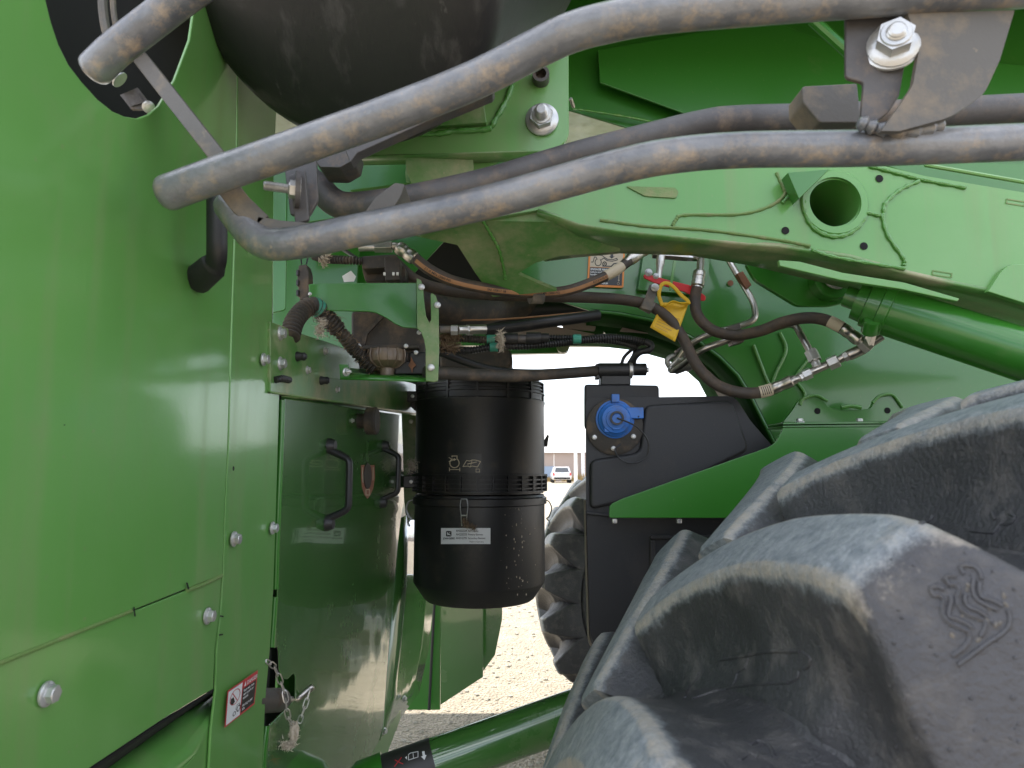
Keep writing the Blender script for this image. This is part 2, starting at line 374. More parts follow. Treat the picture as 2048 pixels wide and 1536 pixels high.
def stroke(bm, pts, w_, fn, mi=0, closed=False):
    P = [V(p).to_2d() for p in pts]
    if closed: P.append(P[0])
    for i in range(len(P) - 1):
        a, c = P[i], P[i + 1]; d = (c - a)
        if d.length < 1e-9: continue
        d.normalize(); n_ = V((-d.y, d.x)) * w_ / 2; e_ = d * w_ * .35
        bm.faces.new([bm.verts.new(fn(*q)) for q in (a - e_ + n_, c + e_ + n_, c + e_ - n_, a - e_ - n_)]).material_index = mi
def circ(cx, cy, rx, ry=None, n=24, a0=0, a1=360): 
    ry = ry or rx; return [(cx + rx * math.cos(R(a0 + (a1 - a0) * i / n)), cy + ry * math.sin(R(a0 + (a1 - a0) * i / n))) for i in range(n + (0 if a1 - a0 == 360 else 1))]

# ================================================================== ground and surroundings
bm = new(); g = 900
bmesh.ops.create_grid(bm, x_segments=2, y_segments=2, size=g, matrix=Matrix.Translation((0, 300, 0)))
tag(make('ground', bm, 'gravel', smooth=False), 'pale gravel yard under and beyond the machine', kind='structure')
bm = new(); base = new(); bmesh.ops.create_icosphere(base, subdivisions=1, radius=1)
bv = [v.co.copy() for v in base.verts]; bf = [[v.index for v in f.verts] for f in base.faces]; base.free()
vv, ff = [], []
for i in range(9000):
    y = 2.2 + 14 * random.random() ** 1.5; x = (random.random() * 1.1 - .45) * y * .75
    s = (.003 + .008 * random.random() ** 3) * (1 + y * .06); q = Matrix.Rotation(random.random() * 6, 3, 'Z'); k0 = len(vv)
    sc3 = V((1 + random.random() * .6, 1, .5 + .4 * random.random()))
    for c in bv: vv.append(q @ V((c.x * sc3.x, c.y, c.z * sc3.z)) * s * (1 + random.random() * .25) + V((x, y, s * .2)))
    for f in bf: ff.append([a + k0 for a in f])
me = bpy.data.meshes.new('gravel_stones'); me.from_pydata(vv, [], ff); me.materials.append(MATS['stone'])
tag(mesh_obj('gravel_stones', me), 'loose pale stones strewn over the gravel yard', 'gravel', kind='stuff')

# far shed beyond the yard
shed = tag(empty('storage_shed', (6, 75, 0)), 'long beige metal shed with white fascia beyond the yard', 'building')
bm = new()
for i in range(24): box(bm, V((-28 + i * 2.5 + 1.22, 76, 1.5)), 2.44, .3, 3.0)
make('wall', bm, 'wallpanel', shed, smooth=False)
bm = new(); box(bm, V((2, 80, 3.5)), 64, 9, 1.0); make('fascia', bm, 'roofwhite', shed, smooth=False)
for i in range(9):
    bm = new(); box(bm, V((-20 + i * 6.6 + 1.1, 75.6, 1.5)), .35, .3, 3.0); make('downpipe', bm, 'roofwhite', shed, smooth=False)
bm = new(); box(bm, V((2.2, 75.7, 1.0)), 4.6, .2, 1.15); make('vent_panel', bm, 'bin_blue', shed, smooth=False)
random.seed(3)
for i, (px_, lab) in enumerate(((1096, 'dry orange-brown weeds left of the white car by the shed wall'), (1139, 'yellowish weeds between the white car and the pale post'), (1147, 'low green-yellow weeds at the foot of the pale post'), (1160, 'taller dry weeds right of the pale post by the shed wall'))):
    cx = at(px_, 930, 73.8).x; bm = new()
    for j in range(160):
        a = random.random() * 6.28; rr = random.random() ** .6 * .8; p = V((cx + rr * math.cos(a), 73.8 + rr * .5 * math.sin(a), 0)); h = (.15 + random.random() * .5) * (1.7 if i == 3 else 1)
        q = V((random.uniform(-.18, .18), random.uniform(-.15, .15), h)); s = V((.03, 0, 0)); bm.faces.new([bm.verts.new(c) for c in (p - s, p + s, p + q)])
    tag(make('weed_clump', bm, 'weeds', smooth=False), lab, 'weeds', 'weeds along the shed wall')

# white car parked in front of the shed
car = tag(empty('parked_car', at(1119, 935, 62)), 'small white hatchback parked in front of the beige shed, seen from behind', 'car')
cc = V((at(1121, 930, 69).x, 69, 0))
bm = new()
sec = [(-2.0, .45, .80, .80), (-2.05, .75, .80, .86), (-1.9, .98, .86, .82), (-.2, 1.0, .86, .84), (1.6, .92, .84, .8), (2.0, .65, .78, .8), (2.0, .35, .74, .8), (-1.9, .3, .78, .8)]
prism(bm, [cc + V((-.9, a[0], a[1])) for a in sec], V((1.8, 0, 0)))
make('body', bm, 'carwhite', car, bevel=.09, seg=3)
bm = new(); A = [(-1.85, .97), (-1.45, 1.5), (.5, 1.5), (1.1, .97)]
a = [bm.verts.new(cc + V((-.84 + (.14 if z > 1.2 else 0), y, z))) for y, z in A]; c = [bm.verts.new(cc + V((.84 - (.14 if z > 1.2 else 0), y, z))) for y, z in A]
bm.faces.new(a); bm.faces.new(c[::-1])
for i in range(4): bm.faces.new((a[i], c[i], c[(i + 1) % 4], a[(i + 1) % 4]))
make('cabin', bm, 'carwhite', car, bevel=.06)
bm = new(); prism(bm, [cc + V(p) for p in ((-.66, -1.84, 1.03), (.66, -1.84, 1.03), (.58, -1.55, 1.42), (-.58, -1.55, 1.42))], V((0, -.03, .02))); make('rear_window', bm, 'carglass', car)
for s in (-1, 1):
    bm = new(); box(bm, cc + V((.78 * s, -2.04, .83)), .18, .1, .26); make('tail_light', bm, 'carred', car)
    for yy in (-1.3, 1.3):
        bm = new(); lathe(bm, cc + V((.7 * s, yy, .31)), (s, 0, 0), [(0, .31), (.2, .31), (.22, .2)], 20); make('wheel', bm, 'void', car)
bm = new(); box(bm, cc + V((0, -2.02, .45)), 1.5, .12, .14); make('rear_bumper', bm, 'void', car, bevel=.02)
# roadside post
post = at(1151, 900, 40)
bm = new(); lathe(bm, V((at(1151, 900, 66).x, 66, 0)), (0, 0, 1), [(0, .16), (3.0, .14)], 12)
tag(make('post', bm, 'roofwhite'), 'pale slender post standing before the shed wall', 'post')

# ================================================================== the combine harvester
HV = tag(empty('combine_harvester', (0.2, 2.0, 0)), 'green combine harvester filling the view, seen close up between flank panels and big wheel', 'combine harvester')

# unseen upper body, added and shaped to keep sun and sky off the bay
bm = new()
prism(bm, [V((-5.5, 1.75, 2.72)), V((-5.5, 1.27, 2.42)), V((-5.5, 1.27, 4.0)), V((-5.5, 6.2, 4.0)), V((-5.5, 5.9, 3.1)), V((-5.5, 5.6, 2.75))], V((10.9, 0, 0)))
make('sun_block_hull', bm, 'green', HV, bevel=.02)

# ---- left flank: panels on plane W
hole_edge = [(82, -60), (92, 0), (103, 45), (118, 90), (138, 130), (165, 165), (195, 198), (225, 222), (250, 233), (275, 237), (298, 229), (318, 212), (350, 160), (380, 80), (400, -60)]
upper = [(-260, -300), (60, -300)] + hole_edge + [(478, -60), (471, 400), (463, 640), (459, 760), (455, 900), (450, 1000), (445, 1149), (270, 1219.5), (0, 1323), (-260, 1425)]
side = plate('side_panel', upper, 0, .004, 'green', HV, 'broad light-green flank panel with the dark opening', plane=W, off=.002)
low = [(-260, 1430), (0, 1328), (268, 1222), (443, 1153), (438, 1235), (430, 1300), (427, 1378), (330, 1436), (180, 1536), (60, 1620), (-260, 1830)]
lowp = plate('lower_panel', low, 0, .004, 'green', HV, 'lower light-green flank panel below the sloping seam', plane=W, off=.001)
strip = [(478, -60), (565, -60), (548, 340), (545, 640), (541, 780), (559, 787), (553, 1000), (547, 1180), (540, 1300), (531, 1400), (522, 1600), (414, 1620), (423, 1460), (432, 1380), (434, 1300), (441, 1235), (447, 1150), (452, 1000), (457, 900), (461, 760), (465, 640), (473, 400)]
strp = plate('corner_panel', strip, 0, .004, 'green', HV, 'narrow upright green panel carrying the danger sticker', plane=W, off=-.001)
# lower panel's shade as a near-black recess skin, and the panel below
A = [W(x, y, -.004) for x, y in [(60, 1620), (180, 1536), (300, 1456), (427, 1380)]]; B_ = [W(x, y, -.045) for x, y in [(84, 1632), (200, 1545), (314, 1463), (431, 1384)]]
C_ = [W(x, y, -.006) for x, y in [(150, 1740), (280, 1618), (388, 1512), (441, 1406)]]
sheet('recess_shade', A, B_, .003, 'void', HV, rows=3); sheet('step_lip', B_, C_, .003, 'green', HV, rows=3)
plate('kick_panel', [(150, 1742), (280, 1620), (388, 1514), (440, 1408), (436, 1460), (424, 1800), (0, 2000)], 0, .004, 'green', HV, plane=W, off=-.006)
# backing behind the seams
bm = new(); prism(bm, [W(x, y, -.02) for x, y in [(-260, 900), (566, 700), (548, 1250), (532, 1440), (526, 1640), (470, 1640), (450, 1370), (330, 1420), (180, 1518), (-260, 1800)]], -WN * .003); make('flank_backing', bm, 'void', HV)
bm = new(); prism(bm, [W(x, y, -.07) for x, y in [(540, 760), (845, 780), (838, 1100), (800, 1440), (700, 1700), (500, 1700)]], -WN * .003); make('door_backing', bm, 'green_clean_shaded', HV)
# sealant in the sloping seam
bm = new(); tube(bm, smooth_path([W(x, y, .0015) for x, y in [(-60, 1349), (0, 1326), (120, 1278), (262, 1222)]], 6), .0022, 8); make('seam_sealant', bm, 'sealer', HV)
bm = new(); tube(bm, smooth_path([W(x, y, .0015) for x, y in [(374, 1181), (410, 1167), (443, 1151)]], 6), .0028, 8); make('seam_sealant', bm, 'sealer', HV)
bm = new()
for a, c in (((268, 1215), (270, 1232)), ((374, 1166), (377, 1178)), ((441, 1232), (446, 1233)), ((439, 1270), (445, 1269))):
    stroke(bm, [a, c], 3.2, lambda x, y: W(x, y, .0046))
for cx, cy, rx, ry in ((467, 937, 2, 5), (129, 850, 1.4, 1.6)): poly2(bm, circ(cx, cy, rx, ry, 10), lambda x, y: W(x, y, .0046))
make('notch', bm, 'void', HV, smooth=False)['kind'] = 'stuff'
# flange bolts on the flank
for x, y, d, pr in ((93, 1388, .0215, lowp), (415, 1232, .0215, lowp), (468, 1078, .0215, strp), (545, 1056, .0205, strp), (527, 719, .0205, strp)):
    bolt(W(x, y, .003), WN, d, pr)
# grab handle on the flank: black L
bm = new(); P = [(434, 385), (446, 430), (447, 500), (440, 528), (398, 556)]
path = bend_path([W(434, 330, .05), W(434, 500, .05), W(433, 527, .045), W(392, 562, .004)], .02)
tube(bm, path, lambda i, n: .0125 if i < n - 3 else .0125 + .006 * (i - n + 3) / 3, 12, flat=.75)
make('grab_handle', bm, 'black', HV, 'black moulded grab handle on the flank', bevel=0)

# danger sticker
q = quadfn(W(455, 1382, .0042), W(516, 1340, .0042), W(449, 1456, .0042), W(509, 1408, .0042))
def lift(fn, a, n_): return lambda x, y: fn(x, y) + n_ * a
bm = new(); grid2(bm, 0, 1, 0, 1, q)
grid2(bm, .03, .47, .05, .96, lift(q, .0003, WN), mi=1); grid2(bm, .50, .96, .26, .94, lift(q, .0003, WN), mi=2)
fn = lift(q, .0006, WN)
stroke(bm, circ(.25, .32, .155, .2), .02, fn, 0, True); stroke(bm, [(.16, .17), (.34, .48)], .02, fn, 0); poly2(bm, [(.12, .3), (.2, .3), (.26, .46), (.2, .5), (.12, .46)], fn, 2)
stroke(bm, circ(.27, .80, .04, .055, 12), .02, fn, 2, True); stroke(bm, circ(.40, .73, .055, .08, 12), .025, fn, 2, True); stroke(bm, [(.3, .7), (.34, .6), (.43, .6), (.43, .66)], .012, fn, 2)
poly2(bm, [(.53, .21), (.565, .07), (.60, .21)], fn, 1)
st = make('danger_sticker', bm, ['sticker_red', 'label_white', 'ink'], strp, 'red-edged danger sticker with white pictogram', smooth=False)
tf = lambda x0, y0: (lambda x, y: q(x0 + x, y0 - y * 1.0) + WN * .0007)
def qt(s, x0, y0, h, m='label_white', sx=.62): text(s, h, (lambda x, y: q(x0 + x * sx, y0 - y) + WN * .0007), m, strp, bold=.002)
# text heights are in fractions of the sticker height
qt('DANGER', .62, .205, .16, sx=.56)
for i, s in enumerate(('Start only from', 'seat in park or', 'neutral.', '', 'Starting in gear', 'kills.')): qt(s, .525, .36 + i * .105, .105, sx=.56)

# ---- the door with its two handles
door = [(570, 797), (640, 806), (720, 818), (803, 830), (806, 900), (808, 1000), (802, 1035), (794, 1100), (788, 1180), (778, 1290), (770, 1400), (766, 1452), (758, 1482), (725, 1545), (700, 1600), (530, 1600), (538, 1455), (541, 1449), (590, 1400), (591, 1352), (588, 1347), (575, 1359), (566, 1357), (560, 1340), (558, 1300), (556, 1293), (550, 1297), (556, 1180), (562, 1000), (566, 880)]
# gently bulging skin
bm = new(); DOFF = -.008
dr = plate('engine_side_door', door, 0, .003, 'green_door', HV, 'glossy green door with two black handles', plane=W, off=DOFF)
# rolled edge left of the door, with a black slot
def rolled(pts, name='rolled_edge'):
    bm = new(); tube(bm, [W(x, y, -.007) for x, y in pts], .0055, 12); return make(name, bm, 'green_clean_shaded', HV)
rolled([(564, 800), (562, 880), (557, 1000), (553, 1100), (551, 1178)]); rolled([(550, 1194), (547, 1240), (543, 1294)]); rolled([(533, 1452), (527, 1500), (522, 1600)])
# latch pocket behind the cut-out
bm = new(); prism(bm, [W(x, y, -.06) for x, y in [(528, 1285), (600, 1285), (600, 1460), (522, 1465)]], -WN * .002); make('latch_pocket', bm, 'void', HV)
bm = new(); prism(bm, [W(x, y, -.03) for x, y in [(556, 1345), (591, 1347), (588, 1400), (553, 1420)]], -WN * .004); make('latch_plate', bm, 'green_clean_shaded', HV)
bm = new(); a, c = W(470, 1400, -.03), W(562, 1400, -.03); ax = (W(562, 1400, -.02) - W(500, 1402, -.02)).normalized()
o_ = W(500, 1402, -.02); Lb = (W(562, 1400, -.02) - o_).length
lathe(bm, o_, ax, [(0, .0195), (Lb - .006, .0195), (Lb - .003, .017), (Lb - .003, .0105), (Lb + .004, .010), (Lb + .004, .002)], 28); make('latch_barrel', bm, 'iron', HV, 'grey steel latch barrel')
bm = new(); tube(bm, bend_path([W(562, 1400, -.02), W(592, 1401, -.012), W(624, 1374, .012)], .03), .0063, 12, round_cap=True); make('latch_rod', bm, 'tube', HV, 'bent silver latch rod')
# handles: bow grip with two flared feet
def handle(x0, yt, yb, xo, dx):
    a, c = W(x0 + 4, yt + 12, DOFF), W(x0, yb - 12, DOFF); n = WN
    e = (c - a).normalized(); h = .046
    bm = new(); p = bend_path([a, a + e * .008 + n * .004, a + e * .028 + n * h, c - e * .028 + n * h, c - e * .008 + n * .004, c], .012, 5)
    tube(bm, p, lambda i, N: .0105 + .008 * max(0, 1 - min(i, N - i) / 7.), 12, flat=.7)
    for q_, s in ((a, 1), (c, -1)): lathe(bm, q_, n, [(0, .017), (.004, .0168), (.016, .012)], 16)
    make('handle', bm, 'black', dr, 'black moulded pull handle'); 
handle(652, 880, 1058, 0, 0); handle(762, 880, 1017, 0, 0)
# round knob and its spacer
bm = new(); kp = W(716, 842, DOFF); lathe(bm, kp, WN, [(0, .018), (.018, .018), (.018, .012), (.022, .012), (.022, .033), (.044, .034), (.048, .030)], 28); make('knob', bm, 'black_dusty', dr, 'round black knob near the top of the door')
bolt(W(704, 841, DOFF), WN, .012, dr, name='rivet')
# oval lock with its brownish decal
bm = new(); f_ = lambda x, y: W(x, y, DOFF + .0007)
poly2(bm, [(722, 930), (749, 930), (750, 955), (747, 975), (741, 990), (735, 998), (729, 990), (724, 975), (722, 955)], f_)
make('lock_decal', bm, 'sticker_brown', dr, 'dark red shield-shaped decal around the oval lock', smooth=False)
bm = new(); prism(bm, [W(x, y, DOFF + .004) for x, y in circ(736.5, 952, 7.5, 26, 24)], -WN * .004); make('lock', bm, 'black_dusty', dr, bevel=.001)
bm = new(); fz = lambda x, y: W(x, y, DOFF + .0012); stroke(bm, [(725, 935), (726, 965)], 1.6, fz); stroke(bm, [(746.5, 935), (746, 960)], 1.6, fz); stroke(bm, [(732, 979), (732, 990), (739, 990), (739, 979)], 2, fz, closed=True); make('lock_print', bm, 'tanprint', dr, smooth=False)
# angled end panel behind the door
E1 = [(806, 1036), (799, 1100), (792, 1180), (782, 1290), (774, 1400), (769, 1462), (762, 1480)]
E2 = [(852, 1010), (862, 1100), (868, 1190), (856, 1300), (838, 1385), (790, 1450), (764, 1482)]
A = [W(x - 4, y, -.0125) for x, y in E1]; B_ = [at(x, y, 2.95) for x, y in E2]
sheet('end_panel', A, B_, .003, 'green_door', HV, 'glossy angled panel beside the door', rows=4)
for x, y in ((808, 1397), (768, 1462)): bolt(W(x, y, -.02), V((.8, -.5, 0)), .02, HV)
# narrow green upright between the door and the air cleaner
plate('rear_upright', [(803, 826), (835, 832), (835, 1040), (812, 1040), (808, 1000)], 2.5, .004, 'green_dusty', HV)
bolt(at(822, 843, 2.49), (0, -1, 0), .016, HV)

# ---- shielded boxes low behind the air cleaner
plate('shield_post', [(846, 1150), (882, 1150), (880, 1420), (806, 1420), (830, 1390), (843, 1300)], 3.2, .03, 'green_clean_shaded', HV)
plate('shield_panel', [(881, 1150), (966, 1150), (966, 1354), (881, 1410)], 3.15, .03, 'green_door', HV, 'square-cornered green shield panel under the air cleaner')
plate('shield_panel', [(950, 1150), (1006, 1150), (1004, 1240), (990, 1310), (950, 1365)], 3.35, .03, 'green_door', HV)
bm = new(); tube(bm, [at(870, 1180, 3.15), at(858, 1420, 3.15)], .006, 8); make('conduit', bm, 'black', HV)

# ---- upper plate over the door, with its fasteners
up = [(541, 643), (566, 652), (577, 657), (578, 671), (601, 679), (602, 667), (650, 682), (700, 700), (716, 712), (720, 745), (822, 765), (835, 770), (835, 826), (700, 806), (541, 784)]
upp = plate('bracket_plate', up, 0, .008, 'green_dusty', HV, 'dusty green mounting plate above the door', plane=W, off=.004)
bm = new(); A = [W(x, y, .004) for x, y in ((541, 784), (700, 806), (832, 826))]; B_ = [W(x, y, -.03) for x, y in ((546, 789), (702, 811), (832, 831))]
sheet('bracket_flange', A, B_, .003, 'green_dusty', HV, rows=2)
for x, y, d in ((560, 667, .023), (560, 727, .023), (649, 702, .016), (614, 740, .016), (673, 779, .015)): bolt(W(x, y, .004), WN, d, upp)
for x, y in ((589, 713), (637, 761)):
    bm = new(); lathe(bm, W(x, y, .0), WN, [(0, .008), (.006, .009), (.012, .007), (.018, .0075), (.022, .004)], 14); make('plug', bm, 'black', upp)
bm = new(); corrugated(bm, [W(550, 760, .006), W(565, 757, .012), W(578, 760, .006)], .005, .004, .0008); make('conduit_end', bm, 'black', upp)
# green flat tab top-left
plate('tab', [(545, 330), (575, 330), (571, 620, 6), (545, 626)], 1.2, .004, 'green_clean_shaded', HV)

# ---- recess behind the cluster: dark interior
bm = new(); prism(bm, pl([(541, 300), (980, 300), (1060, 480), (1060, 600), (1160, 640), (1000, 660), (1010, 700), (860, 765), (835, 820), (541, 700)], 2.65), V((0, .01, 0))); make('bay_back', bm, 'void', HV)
plate('bay_wall', [(545, 330), (720, 330), (720, 480), (700, 760), (640, 760), (545, 660)], 1.62, .004, 'green_clean_shaded', HV)
plate('bay_wall', [(545, 440), (900, 440), (900, 470), (760, 620), (600, 640)], 1.75, .004, 'green_clean_shaded', HV)
# actuator bracket: a bent green box
plate('bracket_face', [(617, 568), (640, 566), (833, 565), (834, 657), (806, 655), (790, 648), (772, 636), (752, 626), (735, 623), (618, 621)], 1.30, .004, 'green_clean_shaded', HV, 'bright green bent bracket around the black actuator')
fl_pts = [(833, 556), (842, 560), (846, 572), (848, 600), (852, 632), (858, 645), (862, 640), (861, 590), (863, 585), (872, 592), (877, 610), (878, 700), (876, 762), (868, 764), (851, 762), (851, 700), (848, 680), (842, 665), (834, 657)]
plate('bracket_side', fl_pts, 1.285, .006, 'green_dusty', HV)
A = pl([(680, 757), (768, 760), (855, 762)], 1.29); B_ = pl([(700, 738), (770, 742), (851, 746)], 1.50)
sheet('bracket_floor', A, B_, .004, 'green_clean_shaded', HV, rows=2)
plate('bracket_tab', [(678, 728), (696, 729), (697, 758), (680, 757)], 1.30, .01, 'green_clean_shaded', HV)
for x, y, d in ((843, 574, .012), (875, 610, .012), (862, 735, .013)): bolt(at(x, y, 1.282), (.2, -1, 0), d, HV)
bolt(at(692, 744, 1.29), (.8, -.6, 0), .016, HV, NUT, 'nut')

# black actuator / control module
act = empty('actuator', at(775, 690, 1.42)); act.parent = HV; act.matrix_parent_inverse = LOCW[HV.name].inverted(); act['label'] = 'black plastic actuator housing inside the green bracket'
plate('housing', rounded([(702, 622), (845, 622), (852, 690), (850, 748), (760, 748), (712, 712), (702, 690)], 8), 1.40, .09, 'black_dusty', act, bevel=.006)
plate('rib', [(722, 690), (838, 688), (838, 697), (722, 699)], 1.38, .03, 'black_dusty', act, bevel=.003)
plate('rib', rounded([(760, 632), (768, 632), (735, 668), (730, 690), (722, 690), (727, 664)], 3), 1.392, .02, 'black_dusty', act, bevel=.002)
bm = new(); c0 = at(775, 700, 1.39)
lathe(bm, c0, (0, 0, -1), [(0, .036), (.012, .038), (.024, .036), (.034, .024), (.036, .015), (.052, .014)], 12); make('sediment_bowl', bm, 'clear', act, 'ribbed brownish bowl', bevel=.002)
for i in range(12):
    a = i * math.pi / 6 + .2; bm = new(); cs, sn = math.cos(a), math.sin(a)
    tube(bm, [c0 + V((cs * r1_, sn * r1_, -h1_)) for r1_, h1_ in ((.037, .0), (.039, .012), (.037, .024), (.025, .034), (.016, .036))], .0016, 6); make('bowl_rib', bm, 'clear', act)
for dx, y, w2, h in ((796, 715, 18, 14), (836, 715, 18, 12), (820, 735, 32, 14)): plate('lug', [(dx - w2, y - h), (dx + w2, y - h), (dx + w2, y + h), (dx - w2, y + h)], 1.392, .03, 'black', act, bevel=.004)
for x, y in ((718, 692), (812, 692), (832, 705), (838, 665)): bolt(at(x, y, 1.378), (0, -1, 0), .009, act)
bm = new(); a_ = pl([(822, 712), (826, 722), (832, 730), (826, 736), (824, 746), (821, 736), (816, 731), (821, 723)], 1.385); prism(bm, a_, V((0, .003, 0))); make('rust_patch', bm, 'rust', act)
# connectors above the bracket
con = empty('connector', at(760, 530, 1.38)); con.parent = HV; con.matrix_parent_inverse = LOCW[HV.name].inverted(); con['label'] = 'black multi-pin plug block above the bracket'
for pts, Y, th in (([(722, 512), (790, 508), (792, 535), (724, 538)], 1.36, .05), ([(768, 512), (792, 508), (800, 520), (800, 560), (770, 562)], 1.34, .05), ([(724, 538), (768, 538), (770, 562), (730, 562)], 1.40, .05), ([(795, 525), (810, 534), (812, 563), (796, 563)], 1.37, .04)):
    plate('plug', rounded(pts, 4), Y, th, 'black_dusty', con, bevel=.003)
for x in (769, 787, 795): bm = new(); box(bm, at(x, 548, 1.335), .004, .004, .006); make('pin', bm, 'white', con)
plate('paper_tag', [(684, 552), (702, 541), (712, 553), (708, 563), (688, 564)], 1.37, .001, 'white', con)
bm = new(); corrugated(bm, [at(628, 512, 1.40), at(650, 518, 1.38), at(690, 520, 1.36), at(724, 522, 1.36)], .0075); make('conduit', bm, 'black_dusty', HV, 'ribbed conduit into the plug block')
bm = new(); tube(bm, smooth_path([at(684, 498, 1.42), at(700, 508, 1.4), at(712, 516, 1.38)], 5), .004, 8); make('wire', bm, 'black', HV)
con2 = plate('inline_connector', rounded([(597, 530), (613, 528), (618, 545), (617, 598), (599, 600), (594, 560)], 3), 1.34, .03, 'black_dusty', HV, 'small black in-line connector by the bracket', bevel=.003)
for y0 in (545, 565, 585):
    plate('clip', [(592, y0 - 6), (597, y0 - 6), (597, y0 + 6), (592, y0 + 6)], 1.335, .02, 'black', con2, bevel=.001)
bolt(at(620, 588, 1.30), (0, -1, 0), .007, HV, name='rivet')
bm = new(); tube(bm, smooth_path([at(603, 528, 1.35), at(602, 515, 1.36), at(605, 495, 1.37)], 5), .0015, 6); tube(bm, smooth_path([at(613, 528, 1.35), at(616, 512, 1.36), at(615, 495, 1.37)], 5), .0015, 6); make('wire', bm, 'black', HV)
# fat ribbed conduit arching over
bm = new(); arch = smooth_path([at(580, 675, 1.22), at(588, 645, 1.24), at(605, 622, 1.27), at(625, 612, 1.29), at(645, 625, 1.31), at(665, 648, 1.33), at(690, 675, 1.35), at(705, 695, 1.37), at(725, 715, 1.385), at(750, 738, 1.39)], 7)
corrugated(bm, arch[:int(len(arch) * .62)], .0155, .0085, .0022, 16); corrugated(bm, arch[int(len(arch) * .6):], .012, .0075, .0018, 14); make('ribbed_conduit', bm, 'black_dusty', HV, 'fat black ribbed conduit arching over the plate')
bm = new(); k_ = int(len(arch) * .34); tube(bm, arch[k_:k_ + 6], .0175, 16); make('conduit_tape', bm, 'teal', HV)

# lint caught on things
def lint(name, pts, n, spread, m, label, group='lint caught on the hoses', L0=.02):
    vv, ff = [], []; pts = [V(p) for p in pts]
    for i in range(n):
        u = random.random() * (len(pts) - 1); j = int(u); p = pts[j].lerp(pts[min(j + 1, len(pts) - 1)], u - j)
        p = p + V((random.gauss(0, 1), random.gauss(0, 1), random.gauss(0, 1))) * spread
        d = V((random.gauss(0, 1), random.gauss(0, 1), random.gauss(0, 1))).normalized() * L0 * random.uniform(.3, 1); s = d.cross(V((random.gauss(0, 1), random.gauss(0, 1), .3))).normalized() * random.uniform(.0003, .0009)
        k0 = len(vv); e_ = d.cross(s) * 25
        vv += [p - s, p + s, p + d * .5 + e_ + s, p + d * .5 + e_ - s, p + d]; ff += [(k0, k0 + 1, k0 + 2, k0 + 3), (k0 + 3, k0 + 2, k0 + 4)]
    me = bpy.data.meshes.new(name); me.from_pydata(vv, [], ff); me.materials.append(MATS[m])
    return tag(mesh_obj(name, me), label, 'lint', group)
lint('lint_tuft', arch[int(len(arch) * .38):int(len(arch) * .62)], 900, .008, 'lint_brown', 'brown dusty lint wrapped around the arching ribbed conduit', L0=.014)
lint('lint_tuft', arch[int(len(arch) * .62):], 900, .006, 'lint_brown', 'dark chaff stuck along the conduit beneath the actuator', L0=.012)
lint('lint_tuft', [at(645, 640, 1.28), at(638, 668, 1.28)], 260, .004, 'lint', 'pale lint tuft dangling below the ribbed conduit arch', L0=.014)
lint('lint_tuft', [at(655, 500, 1.36), at(648, 530, 1.36)], 240, .004, 'lint', 'pale lint hanging on the thin ribbed conduit by the plug block', L0=.014)

# ---- upper middle: thick bracket plate with big nut, gusset and box tubes
plate('pivot_plate', rounded([(690, 60, 0), (1137, 60, 0), (1138, 280, 40), (1105, 301, 20), (700, 312, 0)], 0), 1.08, .016, 'green', HV, 'bright green pivot plate with the large nut')
A = pl([(700, 312), (900, 307), (1100, 301)], 1.08); B_ = [onz(x, y, A[i].z - .0) for i, (x, y) in enumerate([(705, 330), (900, 326), (1090, 321)])]
sheet('pivot_plate_edge', A, B_, .002, 'green_dusty', HV, rows=1)
bm = new(); corr = smooth_path([at(x, y, 1.078) for x, y in [(795, 262), (860, 268), (915, 262), (975, 258), (990, 240), (1015, 195), (1030, 150)]], 6)
tube(bm, corr, lambda i, n: .0045 + .0018 * math.sin(i * 2.1) * math.sin(i * .7), 10); make('weld_bead', bm, 'weld', HV)
plate('doubler_plate', [(700, 262), (973, 245), (966, 190), (966, 100), (700, 100)], 1.068, .012, 'green_dusty', HV)
bm = new(); lathe(bm, at(1084, 240, 1.08), (-.08, -1, -.05), [(0, .0265), (.003, .0265), (.004, .024)], 30); make('washer', bm, 'zinc_bright', HV)
bolt(at(1084, 240, 1.076), (-.08, -1, -.05), .052, HV, bolt_mesh('nut', 'zinc_bright', .32, True), 'nut', rot=.3, label='large zinc nut on the pivot plate')
bm = new(); c0 = at(1082, 160, 1.08); lathe(bm, c0, (-.05, -1, -.05), [(0, .0135), (.022, .0135), (.022, .0085), (.002, .0085)], 20, cap=False); lathe(bm, c0, (-.05, -1, -.05), [(.003, .0085), (.004, .001)], 16); make('spacer', bm, 'iron', HV, 'short steel spacer tube')
plate('rear_plate', [(545, 300), (1100, 300), (1100, 470), (880, 480), (700, 432), (545, 455)], 1.45, .006, 'green_clean_shaded', HV)
bm = new(); tube(bm, [at(880, 330, 1.1), at(870, 345, 1.3), at(860, 350, 1.5)], .055, 20); make('pivot_tube', bm, 'green_dusty', HV)
plate('gusset', [(838, 322), (1000, 318), (960, 345), (890, 372, 0), (860, 385)], 1.12, .01, 'green', HV)

